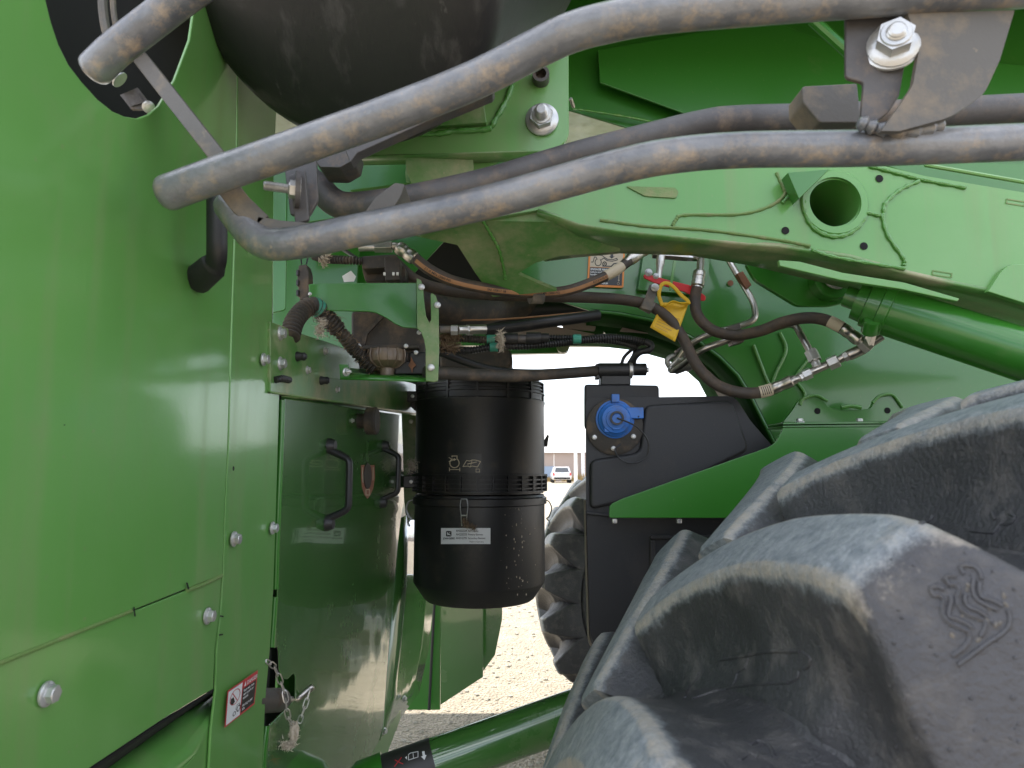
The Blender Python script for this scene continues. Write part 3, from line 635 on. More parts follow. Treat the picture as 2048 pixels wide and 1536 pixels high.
# ---- right: background body panels
plate('body_panel', [(1120, -200), (2250, -200), (2250, 420), (1800, 400), (1400, 300), (1120, 215)], 1.62, .006, 'green_clean_shaded', HV, 'dark green body panel behind the railings')
plate('body_panel', [(1196, 100), (1540, 40), (1700, 100), (2048, 130), (2260, 150), (2260, 380), (1650, 330), (1200, 165)], 1.58, .006, 'green_clean_shaded', HV)
bm = new(); tube(bm, smooth_path([at(x, y, 1.60) for x, y in [(1145, 218), (1180, 222), (1260, 235), (1400, 262)]], 8), lambda i, n: .003 + .001 * math.sin(i * 1.9), 8); make('weld_bead', bm, 'weld', HV)
bm = new(); lathe(bm, at(1147, 213, 1.57), (-.3, -1, .1), [(0, .0045), (.03, .0045), (.032, .003)], 12); make('pin', bm, 'zinc', HV)
bm = new(); tube(bm, [at(1625, 40, 1.4), at(1700, 108, 1.4)], .012, 10); make('edge_bead', bm, 'green_clean_shaded', HV)
# main frame web with round opening
web = [(700, 380), (1100, 330), (1560, 325), (1740, 325), (1850, 352), (2048, 385), (2200, 410), (2200, 640), (2048, 604), (1985, 581), (1905, 565), (1810, 543), (1700, 512), (1560, 490), (1500, 486), (1380, 474), (1240, 460), (1160, 447), (1075, 420), (960, 440), (840, 470)]
bm = new()
P = pl(web, 1.20); outer = [bm.verts.new(p) for p in P]; hc = (1668, 406)
hole = [bm.verts.new(at(x, y, 1.20)) for x, y in circ(hc[0], hc[1], 51, 47, 40)]
es = [bm.edges.new((outer[i], outer[(i + 1) % len(outer)])) for i in range(len(outer))] + [bm.edges.new((hole[i], hole[(i + 1) % 40])) for i in range(40)]
bmesh.ops.triangle_fill(bm, use_beauty=True, edges=es)
# keep only faces between outline and opening
cen = at(hc[0], hc[1], 1.20); rad = (hole[0].co - cen).length * .9
bmesh.ops.delete(bm, geom=[f for f in bm.faces if (f.calc_center_median() - cen).length < rad * .95 and all((v.co - cen).length < rad * 1.25 for v in f.verts)], context='FACES_ONLY')
o = make('frame_beam', bm, 'green', HV, 'main green frame beam with the round opening', smooth=False)
s = o.modifiers.new('thick', 'SOLIDIFY'); s.thickness = .010; s.offset = 1 if o.data.polygons[0].normal.y > 0 else -1
FB = o
bm = new(); r_ = (at(1719, 406, 1.2) - cen).length; lathe(bm, cen + V((0, .002, 0)), (0, -1, 0), [(-.2, r_), (.0, r_), (.008, r_ + .0005), (.008, r_ + .012), (.006, r_ + .014), (-.001, r_ + .014)], 48, cap=False); make('ring', bm, 'green', FB, 'raised green ring around the round opening')
bm = new(); lathe(bm, cen + V((0, .2, 0)), (0, -1, 0), [(0, r_ + .004), (.001, .001)], 32); make('tube_end', bm, 'void', FB)
bm = new()
wpath = [(1609, 400), (1612, 430), (1630, 458), (1660, 472), (1690, 470), (1715, 455), (1732, 430)]
tube(bm, smooth_path([at(x, y, 1.198) for x, y in wpath], 6), lambda i, n: .004 + .0008 * math.sin(i * 1.7), 8)
for pth in ([(1733, 425), (1765, 430), (1770, 408), (1800, 380), (1838, 362)], [(1764, 430), (1775, 470), (1806, 515), (1808, 530)], [(1625, 500), (1660, 512), (1730, 525), (1808, 537)], [(1740, 332), (1790, 345), (1850, 360), (1930, 375)], [(1588, 380), (1565, 405)]):
    tube(bm, smooth_path([at(x, y, 1.198) for x, y in pth], 7), lambda i, n: .0032 + .001 * math.sin(i * 1.9), 8, round_cap=True)
make('weld_bead', bm, 'weld', FB)
bm = new()
for pth in ([(1553, 345), (1566, 375), (1568, 390), (1540, 412), (1480, 428), (1370, 430), (1352, 440), (1345, 452)], [(1345, 455), (1430, 462), (1560, 480), (1620, 492)], [(1200, 440), (1290, 452), (1345, 455)]):
    tube(bm, smooth_path([at(x, y, 1.199) for x, y in pth], 7), lambda i, n: .0030 + .0006 * math.sin(i * 2.2), 8)
make('seam_sealant', bm, 'sealer', FB)
plate('serial_mark', rounded([(1252, 372), (1350, 375), (1358, 384), (1352, 396), (1290, 392)], 4), 1.197, .002, 'sealer', FB)
for x, y in ((1759, 357), (1571, 461), (1728, 492)): bm = new(); lathe(bm, at(x, y, 1.1985), (0, -1, 0), [(0, .0068), (.0003, .001)], 18); make('bolt_hole', bm, 'void', FB)
plate('web_rib', [(1575, 345), (1660, 338), (1598, 398)], 1.16, .03, 'green_clean_shaded', HV)
fq = lambda x, y: at(x, y, 1.1985)
for x, y in ((1888, 548), (2036, 405)): bm = new(); stroke(bm, [(x - 22, y - 7), (x + 16, y - 1), (x + 15, y + 7), (x - 23, y + 1)], 2, fq, closed=True); make('slot_mark', bm, 'sealer', FB, smooth=False)
# flange under the beam, seen from below
N1 = [(1075, 421), (1160, 448), (1240, 461), (1380, 475), (1500, 487), (1560, 491), (1700, 513), (1810, 544), (1905, 566), (1985, 582), (2048, 605), (2200, 642)]
F1 = [(1090, 520), (1150, 512), (1240, 503), (1380, 507), (1500, 527), (1560, 541), (1700, 575), (1810, 597), (1905, 615), (1985, 640), (2048, 655), (2200, 700)]
A = pl(N1, 1.20); B_ = []
for (x, y), a in zip(F1, A): B_.append(onz(x, y, a.z - .004))
sheet('beam_flange', A, B_, .008, 'green_dusty', HV, 'dusty underside flange of the frame beam', rows=4)
# left end of the beam: dusty gusset coming down
GY = lambda y: 1.215 + max(0, y - 440) / 150 * .17
gp = rounded([(830, 472), (960, 440), (1075, 421), (1160, 446), (1240, 462), (1240, 503), (1120, 512), (1070, 526), (1035, 548), (1075, 566), (1115, 582), (985, 594), (950, 545), (915, 490)], 3)
bm = new(); top_ = [bm.verts.new(at(x, y, GY(y))) for x, y in gp]; bot_ = [bm.verts.new(at(x, y, GY(y)) + V((0, .006, .008))) for x, y in gp]
from mathutils.geometry import tessellate_polygon
for t_ in tessellate_polygon([[V((x, y, 0)) for x, y in gp]]): bm.faces.new([top_[i] for i in t_]); bm.faces.new([bot_[i] for i in t_[::-1]])
for i in range(len(gp)): bm.faces.new((top_[i], bot_[i], bot_[(i + 1) % len(gp)], top_[(i + 1) % len(gp)]))
make('beam_gusset', bm, 'green_dusty', HV, 'dusty green gusset with a vertical weld')
bm = new(); tube(bm, smooth_path([at(x, y, GY(y) - .004) for x, y in [(965, 440), (985, 475), (998, 500), (1008, 540), (1010, 560)]], 8), lambda i, n: .003 + .001 * math.sin(i * 2.3), 8); make('weld_bead', bm, 'weld', HV)
plate('beam_lower_lip', [(1558, 520), (1600, 523), (1685, 545), (1810, 565), (1920, 597), (1915, 603), (1800, 578), (1680, 560), (1560, 532)], 1.14, .01, 'green', HV)
plate('end_tab', rounded([(1976, 583, 0), (2004, 540, 14), (2024, 528, 6), (2200, 530, 0), (2200, 660, 0), (2048, 606, 0)], 0), 1.19, .012, 'green', HV)
plate('upper_channel', [(1740, 322), (2250, 330), (2250, 420), (2048, 388), (1850, 355)], 1.3, .02, 'green_clean_shaded', HV)
bm = new(); tube(bm, pl([(1850, 330), (2230, 396)], 1.26), .004, 8); make('edge_bead', bm, 'green', HV)

# ---- inner dark green plate with stickers, arch and hardware
ARCH = [(1180, 622), (1240, 628), (1300, 640), (1350, 658), (1400, 685), (1440, 715), (1475, 750), (1500, 790), (1525, 840), (1545, 880), (1562, 912)]
inner = [(960, 470), (1240, 440), (1700, 480), (2250, 600), (2250, 1000), (1700, 1000), (1562, 912)] + ARCH[::-1][1:] + [(1110, 600), (1000, 588)]
IP = plate('inner_panel', inner, 1.72, .006, 'green_clean_shaded', HV, 'deep green inner panel carrying the hydraulic lines')
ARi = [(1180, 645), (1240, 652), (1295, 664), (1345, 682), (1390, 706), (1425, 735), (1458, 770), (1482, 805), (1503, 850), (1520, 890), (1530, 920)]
A = pl(ARCH, 1.70); B_ = pl(ARi, 1.86); sheet('arch_flange', A, B_, .012, 'green_flat_shaded', HV, 'curved dark green arch over the tank', rows=3)
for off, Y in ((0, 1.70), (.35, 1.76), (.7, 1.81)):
    bm = new(); tube(bm, [at(a[0] * (1 - off) + c[0] * off, a[1] * (1 - off) + c[1] * off, Y - .008) for a, c in zip(ARCH, ARi)], .0042, 8); make('arch_bead', bm, 'green_clean_shaded', HV)
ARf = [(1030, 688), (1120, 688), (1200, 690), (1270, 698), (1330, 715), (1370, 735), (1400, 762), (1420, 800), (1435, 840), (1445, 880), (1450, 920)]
A = pl(ARi, 1.88); B_ = pl(ARf, 2.35); sheet('arch_liner', A, B_, .01, 'green_flat_shaded', HV, rows=3)
A = pl([(1385, 700), (1420, 728), (1450, 765), (1475, 805), (1490, 840)], 1.90); B_ = pl([(1372, 708), (1402, 738), (1428, 775), (1452, 815), (1465, 845)], 2.0)
sheet('arch_sheen', A, B_, .004, 'strap', HV, 'grey streak standing in for the sky reflection on the arch', rows=2)  # sky reflection on the arch, built as a slim grey sheet
plate('cross_member', [(870, 655), (1180, 655), (1195, 640), (1215, 600), (1300, 628), (1310, 660), (1240, 692), (1030, 692), (870, 690)], 2.4, .03, 'green_clean_shaded', HV)
plate('cross_member', rounded([(1010, 690, 0), (1140, 690, 0), (1136, 706, 10), (1010, 708, 0)], 0), 2.3, .03, 'green_clean_shaded', HV)
bm = new(); lathe(bm, at(1125, 695, 2.28), (0, -1, 0), [(0, .02), (.02, .02), (.02, .01)], 24); make('bushing', bm, 'green_dusty', HV)
plate('bracket_hook', rounded([(1192, 613), (1245, 632), (1243, 665), (1215, 672), (1205, 660), (1200, 650)], 4), 1.98, .02, 'green_clean_shaded', HV)
for x, y in ((1222, 637), (1240, 638)): bolt(at(x, y, 1.96), (0, -1, 0), .014, HV)

# warning sticker 1: engage handle
q1 = quadfn(at(1178, 500, 1.713), at(1250, 502, 1.713), at(1174, 573, 1.713), at(1247, 576, 1.713)); NY = V((0, -1, 0))
bm = new(); poly2(bm, rounded([(0, 0), (1, 0), (1, 1), (0, 1)], .07), q1); f1 = lift(q1, .0004, NY)
grid2(bm, .05, .95, .03, .46, f1, mi=1); grid2(bm, .05, .95, .47, .94, f1, mi=2); f2 = lift(q1, .0008, NY)
stroke(bm, [(.17, .06), (.16, .13), (.36, .14), (.52, .24), (.66, .25), (.78, .21), (.8, .25), (.66, .29), (.52, .28), (.42, .21), (.36, .26)], .022, f2, 2)
stroke(bm, circ(.27, .33, .085, .095, 20, -50, 230), .022, f2, 2); stroke(bm, [(.08, .33), (.13, .33), (.16, .19), (.2, .19), (.24, .25)], .022, f2, 2)
stroke(bm, circ(.45, .37, .05, .055, 14), .025, f2, 2, True); stroke(bm, [(.4, .43), (.64, .43), (.7, .36), (.8, .34)], .03, f2, 2); poly2(bm, circ(.45, .37, .02, .022, 10), f2, 2)
poly2(bm, [(.60, .06), (.68, .06), (.68, .16), (.72, .16), (.64, .22), (.56, .16), (.60, .16)], f2, 2)
for a in ([(.86, .62), (.83, .67), (.89, .67)], [(.86, .84), (.83, .79), (.89, .79)]): poly2(bm, a, f2, 1)
stroke(bm, [(.86, .66), (.86, .8)], .02, f2, 1); stroke(bm, circ(.85, .89, .03, .03, 10), .012, f2, 1, True); stroke(bm, circ(.88, .56, .03, .03, 10), .012, f2, 1, True)
make('handle_sticker', bm, ['sticker_orange', 'tanprint', 'sticker_black'], IP, 'orange-edged instruction sticker with pictogram', smooth=False)
def q1t(s, x, y, h, b_=0.0): text(s, h, lambda u, v: q1(x + u * 1.0, y - v) + NY * .0009, 'white', IP, bold=b_)
q1t('ENGAGE HANDLE', .07, .55, .075, .002); q1t('before working on', .07, .62, .066, .001); q1t('handler in raised', .07, .69, .066, .001); q1t('READ MANUAL', .07, .83, .06, .001); q1t('HANDLER', .30, .92, .06, .002)

# raised pad and hydraulic valve with red handle
plate('valve_pad', rounded([(1288, 500), (1420, 505), (1418, 545), (1400, 590), (1275, 580)], 6), 1.70, .012, 'green_clean_shaded', HV)
vlv = empty('shutoff_valve', at(1330, 545, 1.6)); vlv.parent = HV; vlv.matrix_parent_inverse = LOCW[HV.name].inverted(); vlv['label'] = 'hydraulic shut-off valve with red lever'
def cyl(name, a, c, r, m, parent, seg=18, hexa=False, label=None, steps=None):
    a, c = V(a), V(c); h = (c - a).length; bm = new()
    if hexa: 
        B = Matrix.Translation(a) @ basis(c - a); prism(bm, [B @ v for v in hexpoly(r, 0, .4)], (c - a))
    else: lathe(bm, a, c - a, steps or [(0, r * .96), (h * .06, r), (h * .94, r), (h, r * .96)], seg)
    return make(name, bm, m, parent, label, bevel=.0008 if hexa else 0)
vy = 1.60
cyl('valve_body', at(1305, 508, vy), at(1375, 514, vy), .011, 'tube', vlv, hexa=True); cyl('nut', at(1375, 514, vy), at(1392, 515, vy), .010, 'zinc', vlv, hexa=True)
cyl('valve_stem', at(1322, 512, vy - .01), at(1316, 565, vy - .02), .009, 'tube', vlv, steps=[(0, .010), (.02, .010), (.03, .0075), (.055, .007), (.065, .006)])
bm = new(); prism(bm, pl(rounded([(1287, 549), (1296, 548), (1330, 558), (1380, 570), (1412, 592), (1411, 601), (1405, 602), (1370, 584), (1350, 578), (1310, 566), (1288, 556)], 3), vy - .03), V((0, .005, 0)))
make('lever', bm, 'red', vlv, 'red shut-off lever', bevel=.0015)
bolt(at(1297, 545, vy - .03), (0, -1, 0), .018, vlv); bolt(at(1312, 552, vy - .03), (0, -1, 0), .014, vlv)
plate('lock_strip', [(1347, 520), (1353, 522), (1343, 582), (1338, 580)], vy - .036, .004, 'green', vlv)
# yellow tag hung on the valve
yt = tag(empty('warning_tag', at(1345, 620, 1.54)), 'yellow plastic tag hanging from the red valve lever', 'tag')
bm = new(); rows = []
TL, TR, BL, BR = (1325, 605), (1378, 605), (1300, 655), (1350, 684)
def yp(u, v): 
    x = (TL[0] * (1 - u) + TR[0] * u) * (1 - v) + (BL[0] * (1 - u) + BR[0] * u) * v; y = (TL[1] * (1 - u) + TR[1] * u) * (1 - v) + (BL[1] * (1 - u) + BR[1] * u) * v
    return at(x, y, 1.535 + .012 * math.sin(u * 2.6 + v * 1.2) - .01 * v)
grid2(bm, 0, 1, 0, 1, yp, 10, 10)
o = make('tag_plate', bm, 'yellow', yt); s = o.modifiers.new('thick', 'SOLIDIFY'); s.thickness = .0022
bm = new()
for pth in ([(1324, 610), (1318, 590), (1322, 572), (1332, 566), (1345, 572), (1362, 590), (1374, 600), (1378, 607)], [(1330, 612), (1345, 603), (1362, 607), (1376, 606)]):
    tube(bm, smooth_path([at(x, y, 1.532) for x, y in pth], 7), .0042, 8, flat=.5, round_cap=True)
make('tag_loop', bm, 'yellow', yt, 'yellow loop of the tag')
bm = new(); fy = lambda x, y: yp(x, y) + NY * .0016
for j in range(6): stroke(bm, [(.1, .45 + j * .085), (.9 - .1 * (j % 3), .45 + j * .085)], .012, fy)
make('tag_print', bm, 'stripe', yt, smooth=False)

# ---- hoses and pipes
def hose(name, pts, r, m='hose', label=None, parent=HV, n=9, seg=16):
    p = smooth_path([at(*q_) for q_ in pts], n); bm = new(); tube(bm, p, r, seg); make(name, bm, m, parent, label); return p
def ferrule(p0, p1, r, parent=HV, m='tube'):
    a, c = at(*p0), at(*p1); h = (c - a).length
    return cyl('ferrule', a, c, r, m, parent, steps=[(0, r * .9), (h * .08, r), (h * .3, r), (h * .33, r * .93), (h * .5, r * .93), (h * .53, r), (h * .8, r), (h * .86, r * .8), (h, r * .75)])
H1 = hose('hydraulic_hose', [(828, 515, 1.30), (860, 540, 1.30), (900, 560, 1.32), (950, 573, 1.35), (1010, 582, 1.38), (1075, 586, 1.41), (1130, 582, 1.43), (1180, 566, 1.45), (1225, 545, 1.47), (1258, 522, 1.49)], .0108, label='brown hydraulic hose with printed orange stripe')
ferrule((796, 494, 1.30), (836, 522, 1.30), .013); ferrule((1300, 492, 1.52), (1250, 526, 1.485), .0135)
cyl('fitting', at(718, 494, 1.30), at(752, 494, 1.30), .008, 'zinc', HV); cyl('nut', at(750, 494, 1.30), at(784, 494, 1.30), .0115, 'tube', HV, hexa=True)
bm = new(); tube(bm, smooth_path([at(784, 493, 1.30), at(792, 492, 1.30), at(802, 499, 1.30)], 5), .007, 12); make('elbow', bm, 'tube', HV)
# stripe and print following the hose
def along(path, side=V((0, -1, 0)), r=.0108, ang=0):
    Ls = [0]
    for i in range(1, len(path)): Ls.append(Ls[-1] + (path[i] - path[i - 1]).length)
    def fn(s, h, lift_=.0004):
        s = max(0, min(Ls[-1] - 1e-5, s)); k_ = 0
        while k_ < len(Ls) - 2 and Ls[k_ + 1] < s: k_ += 1
        u = (s - Ls[k_]) / (Ls[k_ + 1] - Ls[k_]); p = path[k_].lerp(path[k_ + 1], u); t0 = (path[k_ + 1] - path[k_]).normalized(); t1 = (path[min(k_ + 2, len(path) - 1)] - path[min(k_ + 1, len(path) - 2)]).normalized(); t_ = t0.lerp(t1, u).normalized()
        n_ = (side - t_ * side.dot(t_)).normalized(); b_ = t_.cross(n_); b_ = b_ if b_.z < 0 else -b_; a = ang + h / r
        return p + (n_ * math.cos(a) + b_ * math.sin(a)) * (r + lift_)
    return fn, Ls[-1]
fn1, L1 = along(H1, ang=.35)
bm = new(); grid2(bm, .01, L1 - .04, -.0035, .0042, lambda s, h: fn1(s, h), 120, 3); make('hose_stripe', bm, 'stripe', HV, 'orange printed stripe along the hose')
for s0, tx in ((.03, '21.0 MPa (3000 PSI)'), (.16, 'SAE 100R17  08'), (.27, '21.0 MPa (3000 PSI)'), (.40, 'R17-5 N 03 41')):
    text(tx, .0062, (lambda s0: lambda x, y: fn1(s0 + x, .0022 - y, .0008))(s0), 'ink', HV, bold=.00008)
# banded hose label
bm = new(); grid2(bm, L1 - .075, L1 - .025, -.017, .017, lambda s, h: fn1(s, h, .0007), 12, 10); make('hose_label', bm, 'tanprint', HV, 'pale rust-spotted label on the hose')
H2 = hose('hydraulic_hose', [(790, 525, 1.42), (830, 560, 1.42), (880, 578, 1.43), (960, 588, 1.44), (1060, 592, 1.46), (1180, 595, 1.50), (1250, 600, 1.53), (1300, 612, 1.54), (1340, 640, 1.54), (1368, 680, 1.53), (1392, 728, 1.52), (1425, 764, 1.51), (1465, 782, 1.5), (1510, 786, 1.49), (1552, 776, 1.48)], .0122, label='long brown hose looping down from the clamp to the fittings')
fn2, L2 = along(H2, r=.0122, ang=0)
bm = new(); grid2(bm, L2 - .034, L2 - .008, -.018, .018, lambda s, h: fn2(s, h, .0009), 8, 12); make('hose_label', bm, 'tanprint', HV, 'cream label band at the lower hose end')
bm = new(); 
for i in range(5): grid2(bm, L2 - .030 + i * .004, L2 - .0285 + i * .004, -.010, .008, lambda s, h: fn2(s, h, .0013), 2, 6)
make('label_print', bm, 'ink', HV, smooth=False)
H3 = hose('hydraulic_hose', [(1394, 575, 1.56), (1390, 600, 1.56), (1396, 632, 1.55), (1425, 660, 1.54), (1470, 670, 1.53), (1520, 662, 1.5), (1565, 645, 1.47), (1610, 636, 1.45), (1650, 640, 1.43), (1695, 662, 1.41)], .0122, label='brown hose rising from the elbow to the cylinder port')
fn3, L3 = along(H3, r=.0122)
bm = new(); grid2(bm, L3 - .04, L3 - .012, -.018, .018, lambda s, h: fn3(s, h, .0009), 8, 12); make('hose_label', bm, 'tanprint', HV, 'cream label band at the upper hose end')
bm = new(); tube(bm, bend_path([at(1385, 515, 1.6), at(1402, 516, 1.59), at(1399, 548, 1.57)], .02), .0085, 12); make('elbow', bm, 'tube', HV)
ferrule((1399, 543, 1.57), (1394, 580, 1.56), .0145)
ferrule((1545, 778, 1.48), (1592, 758, 1.46), .0125); ferrule((1685, 656, 1.41), (1725, 686, 1.40), .0125)
# the silver chain of fittings
fit = [((1588, 760, 1.46), (1600, 755, 1.46), .008, 0), ((1598, 756, 1.46), (1608, 751, 1.46), .010, 1), ((1606, 752, 1.46), (1622, 745, 1.455), .012, 1), ((1620, 745, 1.455), (1660, 727, 1.45), .0085, 0), ((1657, 729, 1.45), (1677, 720, 1.44), .0145, 1), ((1677, 720, 1.44), (1700, 708, 1.43), .008, 0), ((1688, 715, 1.435), (1697, 710, 1.43), .011, 1), ((1697, 711, 1.43), (1727, 697, 1.42), .0115, 0), ((1725, 698, 1.42), (1765, 672, 1.40), .008, 0), ((1722, 684, 1.40), (1738, 700, 1.40), .012, 1), ((1735, 690, 1.40), (1743, 660, 1.39), .0115, 1)]
for a, c, r_, hx in fit: cyl('fitting', at(*a), at(*c), r_, 'zinc' if hx else 'tube', HV, hexa=bool(hx))
cyl('fitting', at(1635, 735, 1.45), at(1628, 716, 1.46), .009, 'zinc', HV); cyl('fitting', at(1631, 722, 1.455), at(1621, 702, 1.465), .0135, 'zinc', HV, hexa=True)
def pipe(pts, r=.0065, bend=.03, label=None, m='tube'):
    bm = new(); tube(bm, bend_path([at(*q_) for q_ in pts], bend), r, 12); return make('steel_pipe', bm, m, HV, label)
pipe([(1440, 490, 1.66), (1482, 562, 1.64), (1508, 605, 1.62), (1512, 640, 1.60), (1480, 652, 1.60), (1415, 668, 1.60), (1375, 690, 1.62), (1352, 722, 1.64)], .0075, .035, 'bent steel pipe dropping from the frame beam')
pipe([(1622, 706, 1.46), (1592, 652, 1.50), (1580, 648, 1.50), (1480, 672, 1.56), (1400, 700, 1.58), (1365, 728, 1.62), (1345, 742, 1.64)], .0075, .03, 'steel pipe running left from the tee fitting')
plate('pipe_clip', [(1474, 547), (1486, 542), (1504, 570), (1492, 578)], 1.62, .02, 'rust', HV, 'rusty clip on the bent pipe')
plate('pipe_clamp', [(1452, 655), (1480, 646), (1482, 658), (1456, 664)], 1.57, .03, 'iron', HV); plate('pipe_clamp', [(1462, 680), (1490, 676), (1488, 684), (1466, 690)], 1.54, .03, 'iron', HV)
plate('clamp_strip', rounded([(1300, 568), (1318, 572), (1302, 622), (1282, 616)], 3), 1.515, .003, 'strap', HV, 'dusty steel strap clamp holding the hose')
bolt(at(1310, 575, 1.512), (0, -1, 0), .018, HV)
bm = new(); tube(bm, [at(1284, 606, 1.53), at(1305, 617, 1.53)], .0145, 16); make('hose_clamp', bm, 'strap', HV)
bm = new(); tube(bm, [at(1060, 587, 1.41), at(1084, 588, 1.42)], .0165, 18, flat=1.3); make('hose_clamp', bm, 'strap', HV, 'grey clamp binding the two hoses')
# pipe ends by the arch
bm = new(); prism(bm, pl([(1352, 700), (1364, 692), (1392, 735), (1378, 742)], 1.66), V((0, .02, 0))); make('pipe_plate', bm, 'iron', HV)
for a, c in (((1340, 738, 1.66), (1362, 716, 1.63)), ((1352, 742, 1.66), (1385, 730, 1.62))):
    cyl('fitting', at(*a), at(*c), .0085, 'zinc', HV); 
bm = new(); tube(bm, smooth_path([at(x, y, 1.68) for x, y in ((1362, 712), (1345, 712), (1334, 722), (1342, 736), (1356, 738))], 6), .0065, 10); make('elbow', bm, 'zinc', HV)
bolt(at(1344, 738, 1.655), (-.6, -.8, 0), .022, HV, NUT, 'nut')
# hex plate, bushing and washer on the inner panel
plate('lever_plate', rounded([(1490, 525), (1560, 505), (1700, 560), (1715, 600), (1660, 612), (1595, 612), (1510, 560)], 10), 1.45, .014, 'green_clean_shaded', HV)
bm = new(); lathe(bm, at(1665, 560, 1.43), (0, -1, 0), [(-.04, .042), (.012, .042), (.014, .04), (.014, .001)], 32); make('boss', bm, 'green_clean_shaded', HV)
bm = new(); lathe(bm, at(1672, 553, 1.41), (0, -1, 0), [(0, .027), (.004, .027), (.005, .025), (.006, .016), (.01, .015), (.01, .001)], 32); make('washer', bm, 'zinc', HV, 'bright washer under the beam')
bm = new(); lathe(bm, at(1550, 520, 1.5), (0, -1, 0), [(-.04, .045), (.01, .045), (.012, .04), (.0, .038)], 32); make('boss', bm, 'green_clean_shaded', HV)
bm = new(); tube(bm, smooth_path([at(x, y, 1.716) for x, y in ((1507, 690), (1522, 730), (1540, 770), (1552, 745), (1572, 700), (1560, 665))], 8), .0045, 8); tube(bm, smooth_path([at(x, y, 1.716) for x, y in ((1590, 760), (1610, 790), (1597, 830), (1560, 848))], 8), .004, 8); tube(bm, smooth_path([at(x, y, 1.716) for x, y in ((1580, 770), (1600, 740), (1620, 715))], 8), .004, 8); make('weld_bead', bm, 'weld', IP)
bm = new(); lathe(bm, at(1461, 566, 1.714), (0, -1, 0), [(0, .0075), (.0003, .001)], 16); make('bolt_hole', bm, 'rust', IP)
# hydraulic cylinder
hc_ = empty('hydraulic_cylinder', at(1900, 680, 1.3)); hc_.parent = HV; hc_.matrix_parent_inverse = LOCW[HV.name].inverted(); hc_['label'] = 'thick green hydraulic cylinder under the beam'
a, c = at(1745, 612, 1.32), at(2200, 760, 1.18); ax = (c - a); h = ax.length
bm = new(); lathe(bm, a, ax, [(-.03, .012), (-.03, .035), (-.012, .037), (-.01, .043), (.012, .046), (.014, .050), (.03, .050), (.032, .046), (h, .046)], 40); make('barrel', bm, 'green_clean_shaded', hc_)
bm = new(); lathe(bm, at(1690, 592, 1.34), ax, [(0, .02), (.07, .022)], 24); make('rod_end', bm, 'green_clean_shaded', hc_)
cyl('port', at(1738, 665, 1.31), at(1745, 640, 1.29), .015, 'green_clean_shaded', hc_)

# upper flange bracket of the tank carrier, with four bolts
ear = [(1565, 845, 0), (1585, 820, 10), (1600, 795, 16), (1640, 792, 16), (1658, 815, 8), (1685, 820, 6), (1740, 818, 6), (1752, 795, 14), (1785, 790, 16), (1808, 812, 10), (1815, 845, 0)]
plate('ear_plate', rounded(ear, 0), 1.60, .01, 'green_clean_shaded', HV, 'green mounting ears with two bolt holes')
for x, y in ((1635, 822), (1775, 821)): bm = new(); lathe(bm, at(x, y, 1.599), (0, -1, 0), [(0, .007), (.0003, .001)], 16); make('bolt_hole', bm, 'void', HV)
bm = new(); tube(bm, smooth_path([at(x, y, 1.598) for x, y in ((1600, 810), (1608, 797), (1632, 791), (1655, 802))], 6), .004, 8); tube(bm, smooth_path([at(x, y, 1.598) for x, y in ((1745, 806), (1760, 792), (1785, 790), (1805, 815))], 6), .004, 8); tube(bm, smooth_path([at(x, y, 1.598) for x, y in ((1682, 815), (1700, 812), (1722, 815))], 6), .005, 8); make('weld_bead', bm, 'weld', HV)
for y0, Yf in ((845, 1.50), (851, 1.505)):
    plate('flange', [(1566, y0), (1830, y0 - 4), (1830, y0 + 2), (1566, y0 + 4)], Yf, .09, 'green_clean_shaded', HV, bevel=.001)
for x in (1600, 1719):
    bolt(at(x, 845, 1.54), (0, 0, 1), .020, HV); bolt(at(x, 856, 1.54), (0, 0, -1), .022, HV, NUT, 'nut')
carr = rounded([(1218, 1036, 6), (1219, 1010, 8), (1240, 999, 14), (1535, 895, 0), (1552, 885, 14), (1562, 866, 8), (1566, 856, 0), (1850, 852, 0), (2100, 852, 0), (2100, 1037, 0)], 0)
CA = plate('tank_carrier', carr, 1.46, .006, 'green_clean_shaded', HV, 'dark green tapered carrier plate across the tank')
for x in (1229, 1358): bm = new(); box(bm, at(x, 1042, 1.47), .010, .01, .010); make('rivet', bm, 'zinc', CA, bevel=.002)

# ---- black tank with blue cap
tk = empty('reservoir', at(1300, 1290, 1.7)); tk.parent = HV; tk.matrix_parent_inverse = LOCW[HV.name].inverted(); tk['label'] = 'black plastic tank with blue cap'
body = rounded([(1171, 795, 14), (1316, 793, 0), (1316, 794, 0), (1470, 792, 18), (1500, 840, 0), (1560, 910, 10), (1560, 1200, 0), (1420, 1292, 20), (1192, 1292, 16), (1180, 1270, 8), (1172, 1000, 0)], 8)
bm = prism(new(), pl(body, 1.56), V((.06, .42, 0))); make('tank_body', bm, 'tank', tk, bevel=.012, seg=4)
bm = prism(new(), pl(rounded([(1168, 768, 8), (1318, 770, 8), (1320, 860, 10), (1168, 860, 10)], 6), 1.60), V((.045, .3, 0))); make('tank_neck', bm, 'tank', tk, bevel=.012, seg=4)
bm = prism(new(), pl(rounded([(1290, 810), (1465, 800), (1500, 900), (1330, 985), (1180, 1020), (1180, 920), (1280, 905)], 16), 1.548), V((0, .05, 0))); make('tank_face', bm, 'tank', tk, bevel=.008, seg=4)
